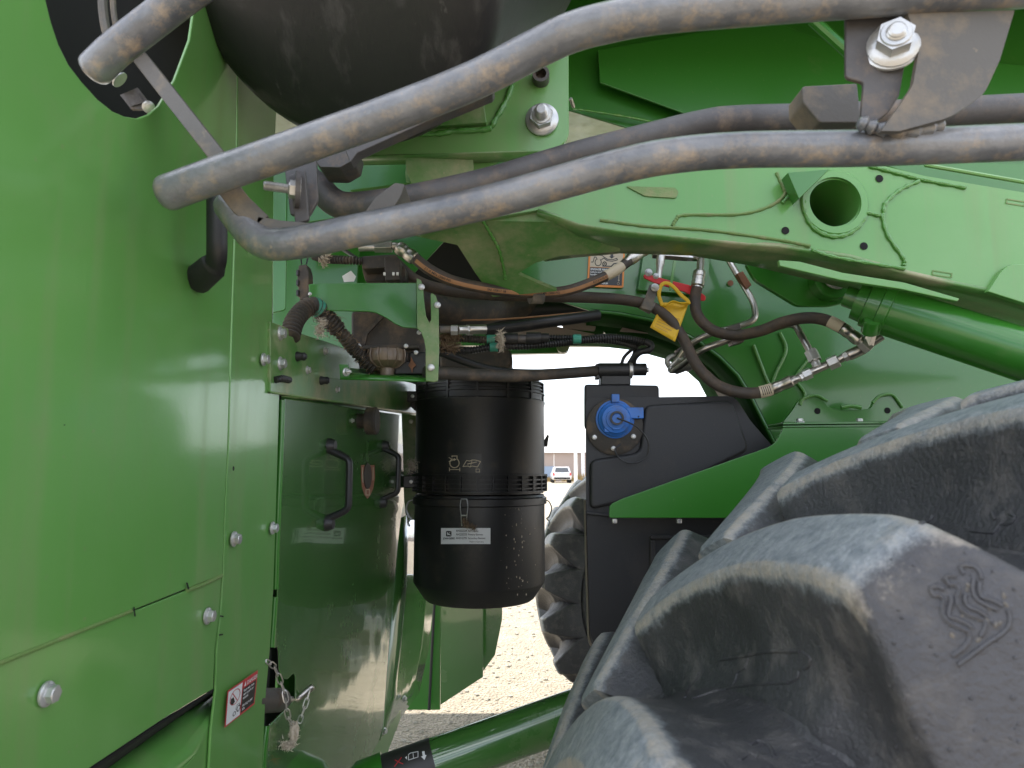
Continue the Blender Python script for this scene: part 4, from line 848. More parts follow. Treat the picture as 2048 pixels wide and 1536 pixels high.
# panel recess frame
fr_ = [((1300, 1070), (1440, 1070), (1440, 1080), (1300, 1080)), ((1300, 1080), (1311, 1080), (1311, 1200), (1300, 1200))]
for f_ in fr_: plate('recess_rib', list(f_), 1.552, .01, 'tank', tk, bevel=.004)
plate('tank_rib', [(1172, 1022), (1220, 1028), (1220, 1034), (1172, 1029)], 1.554, .01, 'tank', tk, bevel=.002)
bm = new(); fs = smooth_path([at(1170, 1000, 1.60), at(1172, 1100, 1.60), at(1175, 1200, 1.60), at(1178, 1275, 1.60), at(1186, 1296, 1.60)], 6); tube(bm, fs, .003, 8, flat=3); make('strap_band', bm, 'strapband', tk, 'brownish strap on the tank edge')
capc = at(1229, 853, 1.555)
bm = new(); lathe(bm, capc, (0, -1, -.06), [(0, .062), (.004, .062), (.006, .058)], 40); make('filler_base', bm, 'black_dusty', tk, 'dusty round filler base')
CM = capc + V((0, 0, .016))
bm = new(); lathe(bm, CM, (0, -1, -.06), [(.004, .042), (.011, .042), (.012, .038), (.018, .037), (.020, .034), (.027, .030), (.029, .022), (.031, .022), (.032, .012), (.036, .012), (.038, .010), (.038, .001)], 44)
o = make('blue_cap', bm, 'blue', tk, 'bright blue filler cap', bevel=.0008)
bm = new(); box(bm, CM + V((.038, -.016, .012)), .045, .014, .024); box(bm, CM + V((0, -.018, .044)), .017, .014, .018); box(bm, CM + V((0, -.024, -.018)), .018, .012, .014); box(bm, CM + V((-.016, -.02, -.024)), .02, .008, .012); make('cap_lug', bm, 'blue', tk, bevel=.002)
bm = new(); lathe(bm, CM + V((.049, -.022, .004)), (0, -1, 0), [(0, .0035), (.0015, .001)], 12); make('cap_hole', bm, 'void', tk)
for dx, dz in ((-.045, -.024), (.040, -.022), (-.004, -.048)): bolt(capc + V((dx, -.006, dz)), (0, -1, 0), .011, tk, rot=0)
bm = new(); tube(bm, smooth_path([CM + V(p) for p in ((0, -.04, 0), (.02, -.042, -.008), (.045, -.04, -.022), (.066, -.035, -.05), (.062, -.03, -.082), (.035, -.03, -.096), (.008, -.03, -.088), (-.004, -.03, -.068), (.01, -.02, -.055))], 8), .0018, 8); lathe(bm, CM + V((0, -.036, 0)), (0, -1, 0), [(0, .015), (.004, .015), (.004, .011), (0, .011)], 24, cap=False); make('cap_lanyard', bm, 'black', tk, 'thin black lanyard of the cap')
# pump motor on top of the tank
mot = empty('sensor_head', at(1240, 742, 1.62)); mot.parent = HV; mot.matrix_parent_inverse = LOCW[HV.name].inverted(); mot['label'] = 'black cylindrical sensor head on top of the tank'
cyl('sensor_body', at(1196, 741, 1.62), at(1258, 741, 1.62), .0175, 'black', mot, 24); cyl('sensor_ring', at(1257, 741, 1.62), at(1264, 741, 1.62), .019, 'zinc', mot); cyl('sensor_end', at(1266, 739, 1.62), at(1292, 739, 1.62), .0145, 'black', mot, 24); cyl('sensor_tip', at(1292, 740, 1.62), at(1297, 740, 1.62), .006, 'zinc', mot)
plate('sensor_foot', [(1202, 748), (1262, 748), (1262, 770), (1202, 770)], 1.61, .05, 'black', mot, bevel=.003)
plate('sensor_foot', [(1192, 727), (1200, 727), (1200, 757), (1192, 757)], 1.61, .03, 'black', mot, bevel=.002)
# cables and hoses running left from it
hose('rubber_hose', [(850, 745, 1.34), (900, 747, 1.37), (960, 750, 1.42), (1030, 752, 1.47), (1110, 748, 1.55), (1195, 742, 1.62)], .0125, 'black_dusty', 'thick dusty rubber hose to the sensor head')
hose('cable', [(870, 700, 1.6), (900, 712, 1.6), (950, 730, 1.6), (1000, 742, 1.6), (1060, 746, 1.6), (1150, 744, 1.6), (1195, 738, 1.62)], .009, 'black', 'black cable sagging toward the sensor head')
def ribbed(pts, r, label=None, m='black'):
    bm = new(); corrugated(bm, smooth_path([at(*q_) for q_ in pts], 8), r, .006, .0011, 12); make('ribbed_conduit', bm, m, HV, label)
ribbed([(880, 676, 1.5), (930, 677, 1.5), (975, 680, 1.5), (1000, 679, 1.5)], .0085, 'ribbed conduit with teal tape', 'black_dusty')
ribbed([(880, 697, 1.5), (930, 702, 1.5), (985, 694, 1.5), (1050, 692, 1.5), (1120, 686, 1.52), (1170, 680, 1.54), (1240, 676, 1.56), (1290, 684, 1.58)], .0075)
ribbed([(1095, 675, 1.52), (1140, 676, 1.53), (1180, 680, 1.55), (1230, 683, 1.56), (1270, 692, 1.6)], .006)
hose('cable', [(1160, 678, 1.54), (1220, 672, 1.56), (1265, 682, 1.6), (1270, 705, 1.62), (1258, 728, 1.62)], .0055, 'black'); hose('cable', [(1290, 684, 1.58), (1272, 693, 1.6), (1250, 712, 1.62), (1243, 728, 1.62)], .004, 'black')
hose('cable', [(1290, 683, 1.60), (1302, 690, 1.60), (1298, 700, 1.60), (1280, 704, 1.60), (1268, 716, 1.61), (1265, 728, 1.62)], .008, 'black')
for x, y in ((982, 679), (988, 694), (1154, 678)): cyl('conduit_tape', at(x - 8, y, 1.5), at(x + 8, y, 1.5), .0102, 'teal', HV)
cyl('inline_plug', at(1008, 677, 1.49), at(1036, 677, 1.49), .0115, 'black', HV); cyl('inline_plug', at(1036, 678, 1.49), at(1052, 678, 1.49), .0095, 'iron', HV); cyl('inline_plug', at(1052, 676, 1.49), at(1082, 676, 1.49), .0125, 'black', HV); cyl('inline_plug', at(1082, 675, 1.49), at(1098, 675, 1.49), .009, 'black', HV)
hose('rubber_hose', [(970, 660, 1.6), (1020, 655, 1.6), (1090, 645, 1.6), (1150, 637, 1.62), (1196, 630, 1.65)], .013, 'black', 'black hose fanning toward the bracket hook')
hose('rubber_hose', [(960, 632, 1.85), (1040, 622, 1.85), (1120, 617, 1.85), (1192, 621, 1.85)], .026, 'black'); 
hose('rubber_hose', [(830, 600, 1.55), (890, 618, 1.6), (950, 622, 1.7), (1010, 612, 1.8), (1100, 606, 1.9)], .036, 'black_dusty', 'wide sagging black sleeve')
cyl('fitting', at(878, 659, 1.45), at(902, 659, 1.46), .008, 'strap', HV); cyl('fitting', at(902, 660, 1.46), at(916, 660, 1.46), .0115, 'zinc', HV, hexa=True); cyl('fitting', at(916, 660, 1.46), at(935, 659, 1.47), .009, 'zinc', HV); cyl('ferrule', at(938, 659, 1.47), at(972, 659, 1.48), .0105, 'tube', HV); cyl('fitting', at(933, 660, 1.47), at(945, 660, 1.475), .012, 'zinc', HV, hexa=True)
hose('thin_rod', [(850, 641, 1.6), (960, 640, 1.62), (1040, 636, 1.64), (1120, 629, 1.66), (1198, 622, 1.68)], .0022, 'stripe')
hose('thin_rod', [(1020, 667, 1.7), (1110, 648, 1.7), (1195, 628, 1.7)], .0016, 'zinc')
plate('diagonal_brace', [(1010, 668), (1100, 650), (1190, 668), (1180, 671), (1000, 672)], 1.9, .02, 'wallpanel', HV, 'pale plate seen between the hoses')
plate('pale_gusset', rounded([(1122, 648), (1180, 645), (1192, 652), (1190, 662), (1128, 656)], 3), 1.9, .01, 'wallpanel', HV)
plate('pale_gusset', [(1245, 655), (1300, 648), (1322, 668), (1240, 662)], 1.84, .01, 'wallpanel', HV)
lint('lint_tuft', [at(885, 670, 1.48), at(915, 672, 1.48)], 700, .006, 'lint_brown', 'brown fluff caught on the fittings right of the green bracket', L0=.012)
lint('lint_tuft', [at(880, 690, 1.48), at(915, 694, 1.48)], 600, .006, 'lint_brown', 'darker chaff on the two ribbed conduits below the fittings', L0=.012)
lint('lint_tuft', [at(1000, 665, 1.47), at(1003, 697, 1.47)], 450, .003, 'lint', 'pale lint wound around the in-line plug', L0=.014)
# rounded grey duct behind
bm = prism(new(), pl(rounded([(880, 700), (1022, 696, 14), (1028, 735, 18), (960, 740), (880, 735)], 8), 2.0), V((0, .15, 0))); make('air_duct', bm, 'black_dusty', HV, 'grey-brown duct above the air cleaner', bevel=.02, seg=3)

# ---- air cleaner
ac = empty('air_cleaner', at(960, 1197, 2.35)); ac.parent = HV; ac.matrix_parent_inverse = LOCW[HV.name].inverted(); ac['label'] = 'tall black cylindrical air cleaner canister with white label'
AY = 2.35; ctr = at(960, 935, AY); Rc = .2115
def zz(py): return at(960, py, AY).z     # height of a photo row on the axis
axz = V((ctr.x, AY, 0))
def cyl_ac(name, rows, m='black', label=None, seg=96, parent=ac):
    bm = new(); lathe(bm, axz, (0, 0, 1), [(zz(y), r) for y, r in rows], seg); return make(name, bm, m, parent, label)
cyl_ac('canister', [(985, Rc * .985), (945, Rc), (815, Rc * 1.0), (808, Rc * 1.015), (806, Rc * 1.015), (804, Rc * .995), (793, Rc * .995), (792, Rc * 1.012), (790, Rc * 1.012), (789, Rc * .98), (772, Rc * .97), (764, Rc * .93), (762, Rc * .5)], label='upper canister')
cyl_ac('bowl', [(1198, .02), (1197, Rc * .80), (1193, Rc * .84), (1163, Rc * .99), (1160, Rc * 1.0), (1008, Rc * 1.0), (1006, Rc * 1.03), (994, Rc * 1.03), (992, Rc * 1.0), (988, Rc * .99)], label='lower bowl of the canister')
for y0, y1, k_ in ((948, 951, 1.045), (957, 959.5, 1.035), (965, 967.5, 1.035), (973, 975.5, 1.035), (979, 981.5, 1.04), (776, 778, .995), (783, 785, 1.0), (768, 770, .985)):
    cyl_ac('rib_ring', [(y1, Rc * .97), (y1, Rc * k_), (y0, Rc * k_), (y0, Rc * .97)])
bm = new()
for i in range(28):
    a = i * 2 * math.pi / 28; M_ = Matrix.Rotation(a, 4, 'Z'); p = axz + V((Rc * 1.015 * math.cos(a), Rc * 1.015 * math.sin(a), (zz(948) + zz(981)) / 2)); box(bm, p, .012, .004, abs(zz(948) - zz(981)), M_)
    if i % 2: p = axz + V((Rc * .98 * math.cos(a), Rc * .98 * math.sin(a), (zz(770) + zz(806)) / 2)); box(bm, p, .014, .006, abs(zz(770) - zz(806)), M_)
make('upright_rib', bm, 'black', ac)['kind'] = 'stuff'
for (x0, x1, y0, y1) in ((806, 850, 951, 976), (809, 850, 782, 803)):
    bm = new(); p0 = at(x0, y0, AY - .06); p1 = at(x1, y1, AY - .06); prism(bm, [p0, V((p1.x, p0.y, p0.z)), p1, V((p0.x, p1.y, p1.z))], V((0, .14, 0))); make('mounting_foot', bm, 'black', ac, bevel=.004)
    bolt(at(x0 + 16, (y0 + y1) / 2, AY - .062), (0, -1, 0), .012, ac)
bm = new(); prism(bm, [at(812, 805, AY), at(834, 805, AY), at(834, 825, AY)], V((0, .01, 0))); prism(bm, [at(812, 950, AY), at(834, 950, AY), at(834, 925, AY)], V((0, .01, 0))); make('mounting_gusset', bm, 'black', ac)
def onc(x, y, lift_=.001):   # photo point on the canister's near surface
    d = ray(x, y); o_ = EYE - axz; a_ = d.x ** 2 + d.y ** 2; b_ = 2 * (o_.x * d.x + o_.y * d.y); c_ = o_.x ** 2 + o_.y ** 2 - (Rc + lift_) ** 2
    return EYE + d * ((-b_ - math.sqrt(max(0, b_ * b_ - 4 * a_ * c_))) / (2 * a_))
# white part-number label
bm = new(); grid2(bm, 882, 981, 1056, 1088, lambda x, y: onc(x, y, .001), 14, 2); LB = make('number_label', bm, 'label_white', ac, 'white part-number label')
f3 = lambda x, y: onc(x, y, .002)
bm = new(); poly2(bm, rounded([(892, 1062), (903, 1062), (903, 1073), (892, 1073)], 2.5), f3); poly2(bm, [(893.5, 1066), (896, 1064), (896.5, 1067), (900, 1068.5), (902.4, 1071.2), (899.5, 1070.2), (896.4, 1069.8), (894, 1071.6), (895, 1068.6)], lambda x, y: onc(x, y, .003), 1)
stroke(bm, [(900.6, 1063.5), (898.8, 1065.5), (898, 1067.4)], .7, lambda x, y: onc(x, y, .003), 1)
make('deer_emblem', bm, ['ink', 'label_white'], ac, smooth=False)
def ct(s, x, y, h, sx=1.0, m='ink', b_=.0): text(s, h, lambda u, v: onc(x + u * sx, y - v, .0025), m, ac, bold=b_)
ct('JOHN DEERE', 886.5, 1078.5, 5.0, .80, b_=.12)
for i, (a, c) in enumerate((('AH222224', 'Air Cleaner'), ('AH222225', 'Primary Element'), ('AH212295', 'Secondary Element'))):
    ct(a, 912, 1063.5 + i * 7.3, 5.8, .86, b_=.08); ct(c, 936, 1063.5 + i * 7.3, 5.2, .86, b_=.06)
ct('Made in Germany', 939, 1085, 4.6, .86)
# service pictogram sticker
bm = new(); grid2(bm, 894, 963, 907, 946, lambda x, y: onc(x, y, .0008), 10, 2); make('service_sticker', bm, 'sticker_black', ac, 'dark pictogram sticker on the canister')
bm = new(); f4 = lambda x, y: onc(x, y, .0018)
stroke(bm, circ(909, 926, 9.3, 9.3, 22, -60, 235), 1.7, f4); stroke(bm, [(914, 918), (914, 912), (904, 912), (904, 914)], 1.7, f4); stroke(bm, [(898, 915), (903, 918), (911, 919)], 1.4, f4); stroke(bm, [(898, 923), (904, 921), (911, 919)], 1.4, f4); poly2(bm, [(908, 916), (912.5, 919), (908, 922)], f4)
stroke(bm, [(899, 939), (919, 939)], 1.2, f4); stroke(bm, [(899, 936), (899, 942)], 1.6, f4); stroke(bm, [(919.5, 936), (919.5, 942)], 1.6, f4)
stroke(bm, [(926, 933), (933, 921), (940, 922), (944, 920), (950, 920), (961, 923), (955, 934), (944, 932), (940, 934), (936, 932), (926, 933)], 1.4, f4); stroke(bm, [(944, 921), (941, 933)], 1, f4); stroke(bm, [(935, 928), (953, 924)], 1.6, f4)
stroke(bm, [(952, 938), (959, 938), (959, 944), (952, 944)], 1, f4, closed=True)
make('service_print', bm, 'tanprint', ac, smooth=False)
# wire clips
def clip(x0, side):
    if side == 0:
        g_ = lambda x, y, l=.006: onc(x, y, l)
    else:
        ed = axz.x + side * Rc; g_ = lambda x, y, l=.006: V((ed + side * (l + .002) + (x - x0) * .0012, AY - .03 + (0), zz(y)))
    bm = new()
    for dx in (-6, 6):
        if side == 0: tube(bm, smooth_path([g_(x0 + dx * .9, 998, .008), g_(x0 + dx * 1.25, 1012, .012), g_(x0 + dx * 1.0, 1030, .012), g_(x0 + dx * .7, 1052, .005)], 6), .0016, 8)
        else:
            o2 = V((0, dx * .0016, 0)); tube(bm, smooth_path([V((ed + side * a, AY - .06, zz(y))) + o2 for a, y in ((.0, 998), (.012, 1002), (.02, 1015), (.012, 1030), (.004, 1035), (.014, 1040), (.008, 1050))], 6), .0017, 8)
    if side == 0: tube(bm, [g_(x0 - 5.5, 998, .008), g_(x0 + 5.5, 998, .008)], .0016, 8); tube(bm, [g_(x0 - 6, 1031, .012), g_(x0 + 6, 1031, .012)], .0022, 8)
    make('wire_clip', bm, 'zinc_bright', ac, 'bent spring-wire clip')
clip(928, 0); clip(0, -1); clip(0, 1)
bm = new()
random.seed(11)
for i in range(60):
    x = random.gauss(1035, 14); y = random.uniform(1015, 1190); 
    if x > 1072: continue
    r1_ = random.uniform(.3, 1.5) ** 1.6 * .8; poly2(bm, circ(x, y, r1_ * .7, r1_ * random.uniform(1, 2.2), 7), lambda a, c: onc(a, c, .0012))
make('paint_splash', bm, 'lint', ac, 'pale specks splashed on the bowl', smooth=False)['kind'] = 'stuff'
bm = prism(new(), [V((axz.x + Rc, AY, zz(y))) + V((a, 0, 0)) for a, y in ((0, 880), (.012, 868), (.016, 872), (.01, 893), (.0, 893))], V((0, .01, 0))); make('dust_valve', bm, 'black', ac)
# white cotton on the left mounting
lint('lint_tuft', [at(824, 925, 2.24), at(822, 938, 2.24)], 500, .008, 'lint', 'white cotton lump beside the lower foot of the air cleaner', L0=.012)
lint('lint_tuft', [at(929, 1040, 2.12), at(934, 1052, 2.12), at(950, 1056, 2.12)], 260, .003, 'lint_brown', 'brownish lint snagged on the front clip of the air cleaner', L0=.016)

# ---- green axle tube along the bottom
tu = empty('tie_tube', at(960, 1470, 1.7)); tu.parent = HV; tu.matrix_parent_inverse = LOCW[HV.name].inverted(); tu['label'] = 'slanting green tube low in front of the gravel'
a, c = at(1300, 1372, 1.75), at(690, 1590, 1.62); Rt = .052
d_ = (c - a).normalized(); h = (c - a).length; e_ = .0
bm = new(); lathe(bm, a, c - a, [(0, Rt), (h * .77, Rt)], 40); make('tube', bm, 'green_door', tu)
s0 = h * .725; s1 = h * .88
bm = new(); lathe(bm, a, c - a, [(s0, Rt + .0008), (s1, Rt + .0008)], 40, cap=False); make('decal_band', bm, 'sticker_black', tu, 'black pictogram band around the tube')
bm = new(); lathe(bm, a, c - a, [(s1 - .004, Rt * .5), (s1 - .004, Rt + .006), (s1 + .05, Rt + .004), (s1 + .08, Rt * .7), (h * 1.3, Rt * .6)], 30); make('tube_clamp', bm, 'green_clean_shaded', tu)
def ont(x, y, l=.002):
    d = ray(x, y); A_ = d - d_ * d.dot(d_); o_ = EYE - a; B0 = o_ - d_ * o_.dot(d_); qa = A_.dot(A_); qb = 2 * A_.dot(B0); qc = B0.dot(B0) - (Rt + l) ** 2
    return EYE + d * ((-qb - math.sqrt(max(0, qb * qb - 4 * qa * qc))) / (2 * qa))
bm = new(); stroke(bm, [(817, 1517), (817, 1509), (821, 1506), (836, 1503), (836, 1514), (817, 1520)], 1.3, ont, closed=True); stroke(bm, [(826, 1506), (827, 1516)], 1.1, ont); poly2(bm, [(810, 1515), (814, 1512), (814, 1519)], ont)
poly2(bm, [(844, 1503), (849, 1502), (850, 1510), (853, 1510), (849, 1520), (842, 1513), (845.5, 1512)], ont)
make('band_print', bm, 'label_white', tu, smooth=False)
bm = new(); stroke(bm, [(789, 1533), (803, 1515)], 1.6, ont); stroke(bm, [(790, 1520), (806, 1528)], 1.6, ont); make('band_cross', bm, 'sticker_red', tu, smooth=False)

# ---- ladder rails in front
ld = empty('access_ladder', at(900, 300, .62)); ld.parent = HV; ld.matrix_parent_inverse = LOCW[HV.name].inverted(); ld['label'] = 'worn grey tubular ladder rails across the top'
def rail(pts, r, m='rail', n=8, label=None, name='rail', flat=None):
    bm = new(); tube(bm, smooth_path([at(*q_) for q_ in pts], n), r, 24, round_cap=True, flat=flat); return make(name, bm, m, ld, label)
rail([(335, 386, .68), (420, 355, .675), (600, 292, .665), (800, 220, .65), (950, 160, .64), (1060, 104, .63), (1140, 66, .62), (1220, 44, .61), (1320, 26, .60), (1500, 10, .59), (1700, -5, .585), (2100, -30, .58)], .0178, label='upper ladder rail')
rail([(458, 410, .73), (480, 440, .72), (505, 470, .71), (530, 486, .705), (560, 489, .70), (620, 481, .695), (700, 464, .69), (850, 433, .68), (1000, 398, .67), (1130, 362, .655), (1240, 332, .645), (1340, 312, .635), (1480, 300, .63), (1700, 297, .62), (1850, 292, .615), (2100, 282, .61)], .0165, label='lower ladder rail')
rail([(600, 345, .93), (635, 372, .93), (665, 402, .92), (700, 412, .92), (780, 404, .91), (880, 386, .9), (1000, 357, .9), (1150, 312, .9), (1280, 279, .89), (1400, 250, .88), (1480, 240, .88), (1700, 234, .87), (2100, 214, .86)], .0185, 'rail_dark', label='far, darker ladder rail')
rail([(190, 138, .74), (230, 100, .735), (300, 45, .73), (380, -15, .725), (450, -60, .72)], .0185, label='short upper end of the ladder rail')
def bar(pts, w_, th, m, name='flat_bar', label=None):     # a flat bar swept between points
    P = [at(*q_) for q_ in pts]; bm = new(); A1, A2 = [], []
    for i, p in enumerate(P):
        t_ = (P[min(i + 1, len(P) - 1)] - P[max(i - 1, 0)]).normalized(); s = t_.cross(V((0, 1, 0))).normalized() * w_ / 2; A1.append(p + s); A2.append(p - s)
    prism(bm, A1 + A2[::-1], V((0, th, 0))); return make(name, bm, m, ld, label, bevel=.0012)
bar([(277, 112, .735), (360, 218, .715), (438, 318, .70)], .0165, .022, 'strap', label='grey flat bar between the rails')
bar([(440, 355, .70), (478, 405, .70), (520, 446, .70)], .022, .006, 'strap'); bar([(512, 443, .70), (560, 452, .70), (632, 458, .70)], .0125, .03, 'strap')
plate('hinge_plate', rounded([(568, 332), (632, 308), (636, 400), (618, 432), (580, 430)], 6), .74, .006, 'rail_dark', ld, 'dark hinge plate with the long bolt')
plate('hinge_plate', rounded([(577, 350), (610, 338), (618, 440), (590, 448)], 6), .72, .006, 'rail_dark', ld)
bm = new(); lathe(bm, at(600, 380, .715), (-1, -.35, 0), [(0, .019), (.005, .019)], 28); make('washer', bm, 'rail_dark', ld)
bolt(at(600, 381, .713), (-1, -.35, .02), .026, ld, bolt_mesh('stud_nut', 'zinc_bright', .95), 'nut', label='zinc nut on a threaded bolt end')
plate('mount_block', rounded([(625, 315), (712, 292), (706, 320), (680, 335), (640, 334)], 4), .85, .05, 'rail_dark', ld)
plate('cross_plate', rounded([(790, 365), (810, 368), (800, 395), (770, 440), (725, 430), (750, 395)], 4), .80, .05, 'strap', ld)
bolt(at(240, 160, .78), (-.7, -.2, .6), .02, ld, NUT, 'nut')
bm = new(); prism(bm, pl([(240, 190), (275, 175), (298, 205), (292, 218), (262, 218)], .79), V((0, .004, 0))); prism(bm, pl([(252, 193), (275, 185), (288, 205), (262, 212)], .788), V((0, .001, 0))); make('bracket', bm, 'iron', ld); bolt(at(297, 214, .785), (.4, -.6, -.4), .014, ld)
# right-hand bracket with large bolt
plate('mount_plate', rounded([(1692, 30, 0), (1815, 20, 0), (1812, 120), (1800, 190), (1778, 225), (1745, 250, 4), (1722, 240, 4), (1728, 165), (1692, 155, 10)], 6), .60, .005, 'rail_dark', ld, 'dark steel lug behind the large bolt')
mp_ = plate('mount_plate', rounded([(1815, 25, 0), (2030, 20, 0), (2000, 120, 0), (1968, 190, 20), (1900, 235, 20), (1800, 262, 0), (1762, 262, 4), (1800, 210, 8), (1826, 170, 8), (1838, 100, 4)], 4), .585, .006, 'strap', ld, 'large dusty gusset plate welded to the rail')
bm = new(); lathe(bm, at(1782, 95, .598), (-.35, -1, .1), [(0, .0235), (.003, .0235), (.004, .021)], 36); make('washer', bm, 'zinc_bright', ld)
bolt(at(1786, 92, .595), (-.35, -1, .1), .044, ld, bolt_mesh('bolt_head', 'zinc_bright', .12), 'bolt', rot=.25, label='large zinc bolt on the right bracket')
plate('clamp_block', rounded([(1605, 172), (1715, 166), (1722, 245), (1640, 245), (1606, 205)], 6), .72, .04, 'strap', ld, 'tan-coloured worn clamp block')
bm = new(); tube(bm, smooth_path([at(x, y, .60) for x, y in ((1722, 246), (1760, 258), (1820, 262), (1880, 250))], 6), lambda i, n: .006 + .0015 * math.sin(i * 2.1), 10, round_cap=True); make('weld_bead', bm, 'rail', ld)

# ---- the dark drum behind the rails
dm = new(); c0 = at(640, -70, .78); bk = at(900, -150, 1.04); hl = (c0 - bk).length; axd = (c0 - bk).normalized()
lathe(dm, c0, axd, [(-hl, .226), (-hl * .5, .226), (-.03, .225), (-.012, .220), (.0, .206), (.008, .17), (.012, .12), (.013, .06), (.013, .01)], 128)
make('drum', dm, 'drum', HV, 'dark rounded drum behind the ladder rails')
bm = new(); f5 = lambda x, y: at(x, y, 1.03)
plate('drum_lip', [(690, 300), (720, 288), (960, 190), (990, 178), (985, 188), (860, 240), (715, 306), (700, 325)], .80, .02, 'rail_dark', HV)
# dim interior seen through the opening
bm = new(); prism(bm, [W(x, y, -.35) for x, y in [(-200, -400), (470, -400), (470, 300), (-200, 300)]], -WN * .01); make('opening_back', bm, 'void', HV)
bm = new(); tube(bm, smooth_path([at(x, y, .86) for x, y in ((205, -20), (206, 20), (212, 60), (222, 90))], 5), .006, 8); make('cable', bm, 'strap', HV)
bm = new(); tube(bm, smooth_path([at(x, y, .9) for x, y in ((225, -20), (228, 30), (240, 90))], 5), .004, 8); make('cable', bm, 'strap', HV)

# ---- wheels
def smooth01(x): x = max(0, min(1, x)); return x * x * (3 - 2 * x)
HWID = .33
TOPP = [(0, 0, .787), (.5, .21, .786), (.85, .343, .780), (.97, .378, .774), (1.02, .393, .762), (1.12, .410, .722), (1.3, .425, .655), (1.47, .436, .575), (1.6, .439, .54), (1.8, .427, .46), (2.0, .37, .40)]
BASP = [(0, 0, .718), (.5, .195, .712), (.85, .312, .698), (1.0, .345, .678), (1.12, .365, .652), (1.3, .393, .607), (1.42, .419, .577), (1.5, .4335, .557), (1.6, .4385, .539), (1.8, .427, .46), (2.0, .37, .40)]
def prof_at(T, s):
    for i in range(len(T) - 1):
        if s <= T[i + 1][0]:
            u = max(0, (s - T[i][0]) / (T[i + 1][0] - T[i][0])); return V((T[i][1] + (T[i + 1][1] - T[i][1]) * u, T[i][2] + (T[i + 1][2] - T[i][2]) * u))
    return V(T[-1][1:])
def carcass(s): q_ = prof_at(BASP, s); return q_.x, q_.y
NLUG = 22
def lugmesh():
    n = 60; S = [-.025, -.018, -.008] + [1.48 * i / n for i in range(n + 1)]
    half = [(.092, -.05), (.074, -.005), (.056, .07), (.040, .19), (.027, .37), (.016, .60), (.008, .80), (.003, .91), (0, .955), (-.004, .99), (-.010, 1.0)]
    bm = bmesh.new(); we, ed = [], []; rows = []
    for s in S:
        s0 = max(0, s); T, B2 = prof_at(TOPP, s0), prof_at(BASP, s0)
        if s < 0: T = T + V((s * .5, 0)); B2 = B2 + V((s * .8, 0)); T.y = B2.y + (T.y - B2.y) * (.1 if s < -.02 else .96 if s < -.01 else 1.)
        K_ = .155; thf = lambda a_: .241 * (1 - math.exp(-a_ / K_)) if a_ > 0 else .241 * a_ / K_
        th = thf(T.x); sl = .76 * .241 * math.exp(-max(0, T.x) / K_) / K_ * (1 - smooth01((s - .8) / .2)); nl_ = math.hypot(1, sl); n0, n1 = -sl / nl_, 1 / nl_
        hw = .028 + .005 * smooth01(s / .3) + .022 * smooth01((s - .97) / .2) + .05 * smooth01((s - 1.08) / .4)
        row = []
        cols = [(-hw - d, h) for d, h in half] + [(-hw * .35, 1.008), (hw * .35, 1.008)] + [(hw + d, h) for d, h in half[::-1]]
        for x, h in cols:
            lim = math.pi * .76 / NLUG * 1.02; x = max(-lim, min(lim, x))
            q_ = B2.lerp(T, h) if h <= 1 else T + (T - B2).normalized() * (h - 1) * .06
            ang = th + x * n1 / .76; row.append(bm.verts.new((-q_.y * math.cos(ang), -(q_.x + x * n0), q_.y * math.sin(ang))))
            top = max(0, min(1, (h - .72) / .25)); we.append(top * (1 - smooth01((s - .95) / .1)))
            ed.append(1 if .86 < h < .993 and s < 1.05 else (.55 if h >= .99 and .88 < s < 1.06 else 0))
        rows.append(row)
    for i in range(len(rows) - 1):
        for j in range(len(rows[0]) - 1):
            if len({tuple(round(c, 6) for c in v.co) for v in (rows[i][j], rows[i][j + 1], rows[i + 1][j + 1], rows[i + 1][j])}) == 4: bm.faces.new((rows[i][j], rows[i][j + 1], rows[i + 1][j + 1], rows[i + 1][j]))
    bm.faces.new(rows[0]); bmesh.ops.recalc_face_normals(bm, faces=bm.faces[:])
    me = bpy.data.meshes.new('lug'); bm.to_mesh(me); bm.free()
    a1 = me.attributes.new('wear', 'FLOAT', 'POINT'); a2 = me.attributes.new('edge', 'FLOAT', 'POINT')
    for i in range(len(we)): a1.data[i].value = we[i]; a2.data[i].value = ed[i]
    me.materials.append(MATS['tyre']); me.shade_smooth(); me.set_sharp_from_angle(angle=R(45)); return me
LUG = lugmesh()
def wheel(C, rot0, yaw, label, marks=False, nl=NLUG):
    Mw = Matrix.Translation(C) @ Matrix.Rotation(yaw, 4, 'Z')
    bm = new(); pr = []; ss = [2.0, 1.9, 1.8, 1.7, 1.6, 1.5, 1.42, 1.3, 1.2, 1.12, 1.06, 1.0, .92, .85, .7, .5, .25, 0]
    full = [(-carcass(s)[0], carcass(s)[1]) for s in ss] + [(carcass(s)[0], carcass(s)[1]) for s in ss[::-1][1:]]
    lathe(bm, (0, 0, 0), (0, -1, 0), full, 120)
    t = make('tyre', bm, 'tyre', HV, label, M=Mw)
    for i in range(nl):
        for sd_ in (1, -1):
            M_ = Mw @ Matrix.Rotation(rot0 + i * 2 * math.pi / nl + (0 if sd_ == 1 else math.pi / nl), 4, 'Y') @ (Matrix() if sd_ == 1 else Matrix.Scale(-1, 4, (0, 1, 0)))
            mesh_obj('lug', LUG, t, None, M_)
    bm = new(); lathe(bm, (0, 0, 0), (0, -1, 0), [(-.30, .1), (-.30, .40), (-.34, .425), (.36, .425), (.34, .40), (.12, .36), (.10, .15), (.14, .1)], 60)
    mesh_obj('rim', make('rim', bm, 'yellow', t, 'yellow wheel rim', M=Mw).data, None) if False else make('rim', bm, 'yellow', t, M=Mw)
    return t, Mw
WC = V((.748, .752, .781))
TYR, TMW = wheel(WC, R(40.4), R(-9), 'large worn lugged tyre filling the lower right')
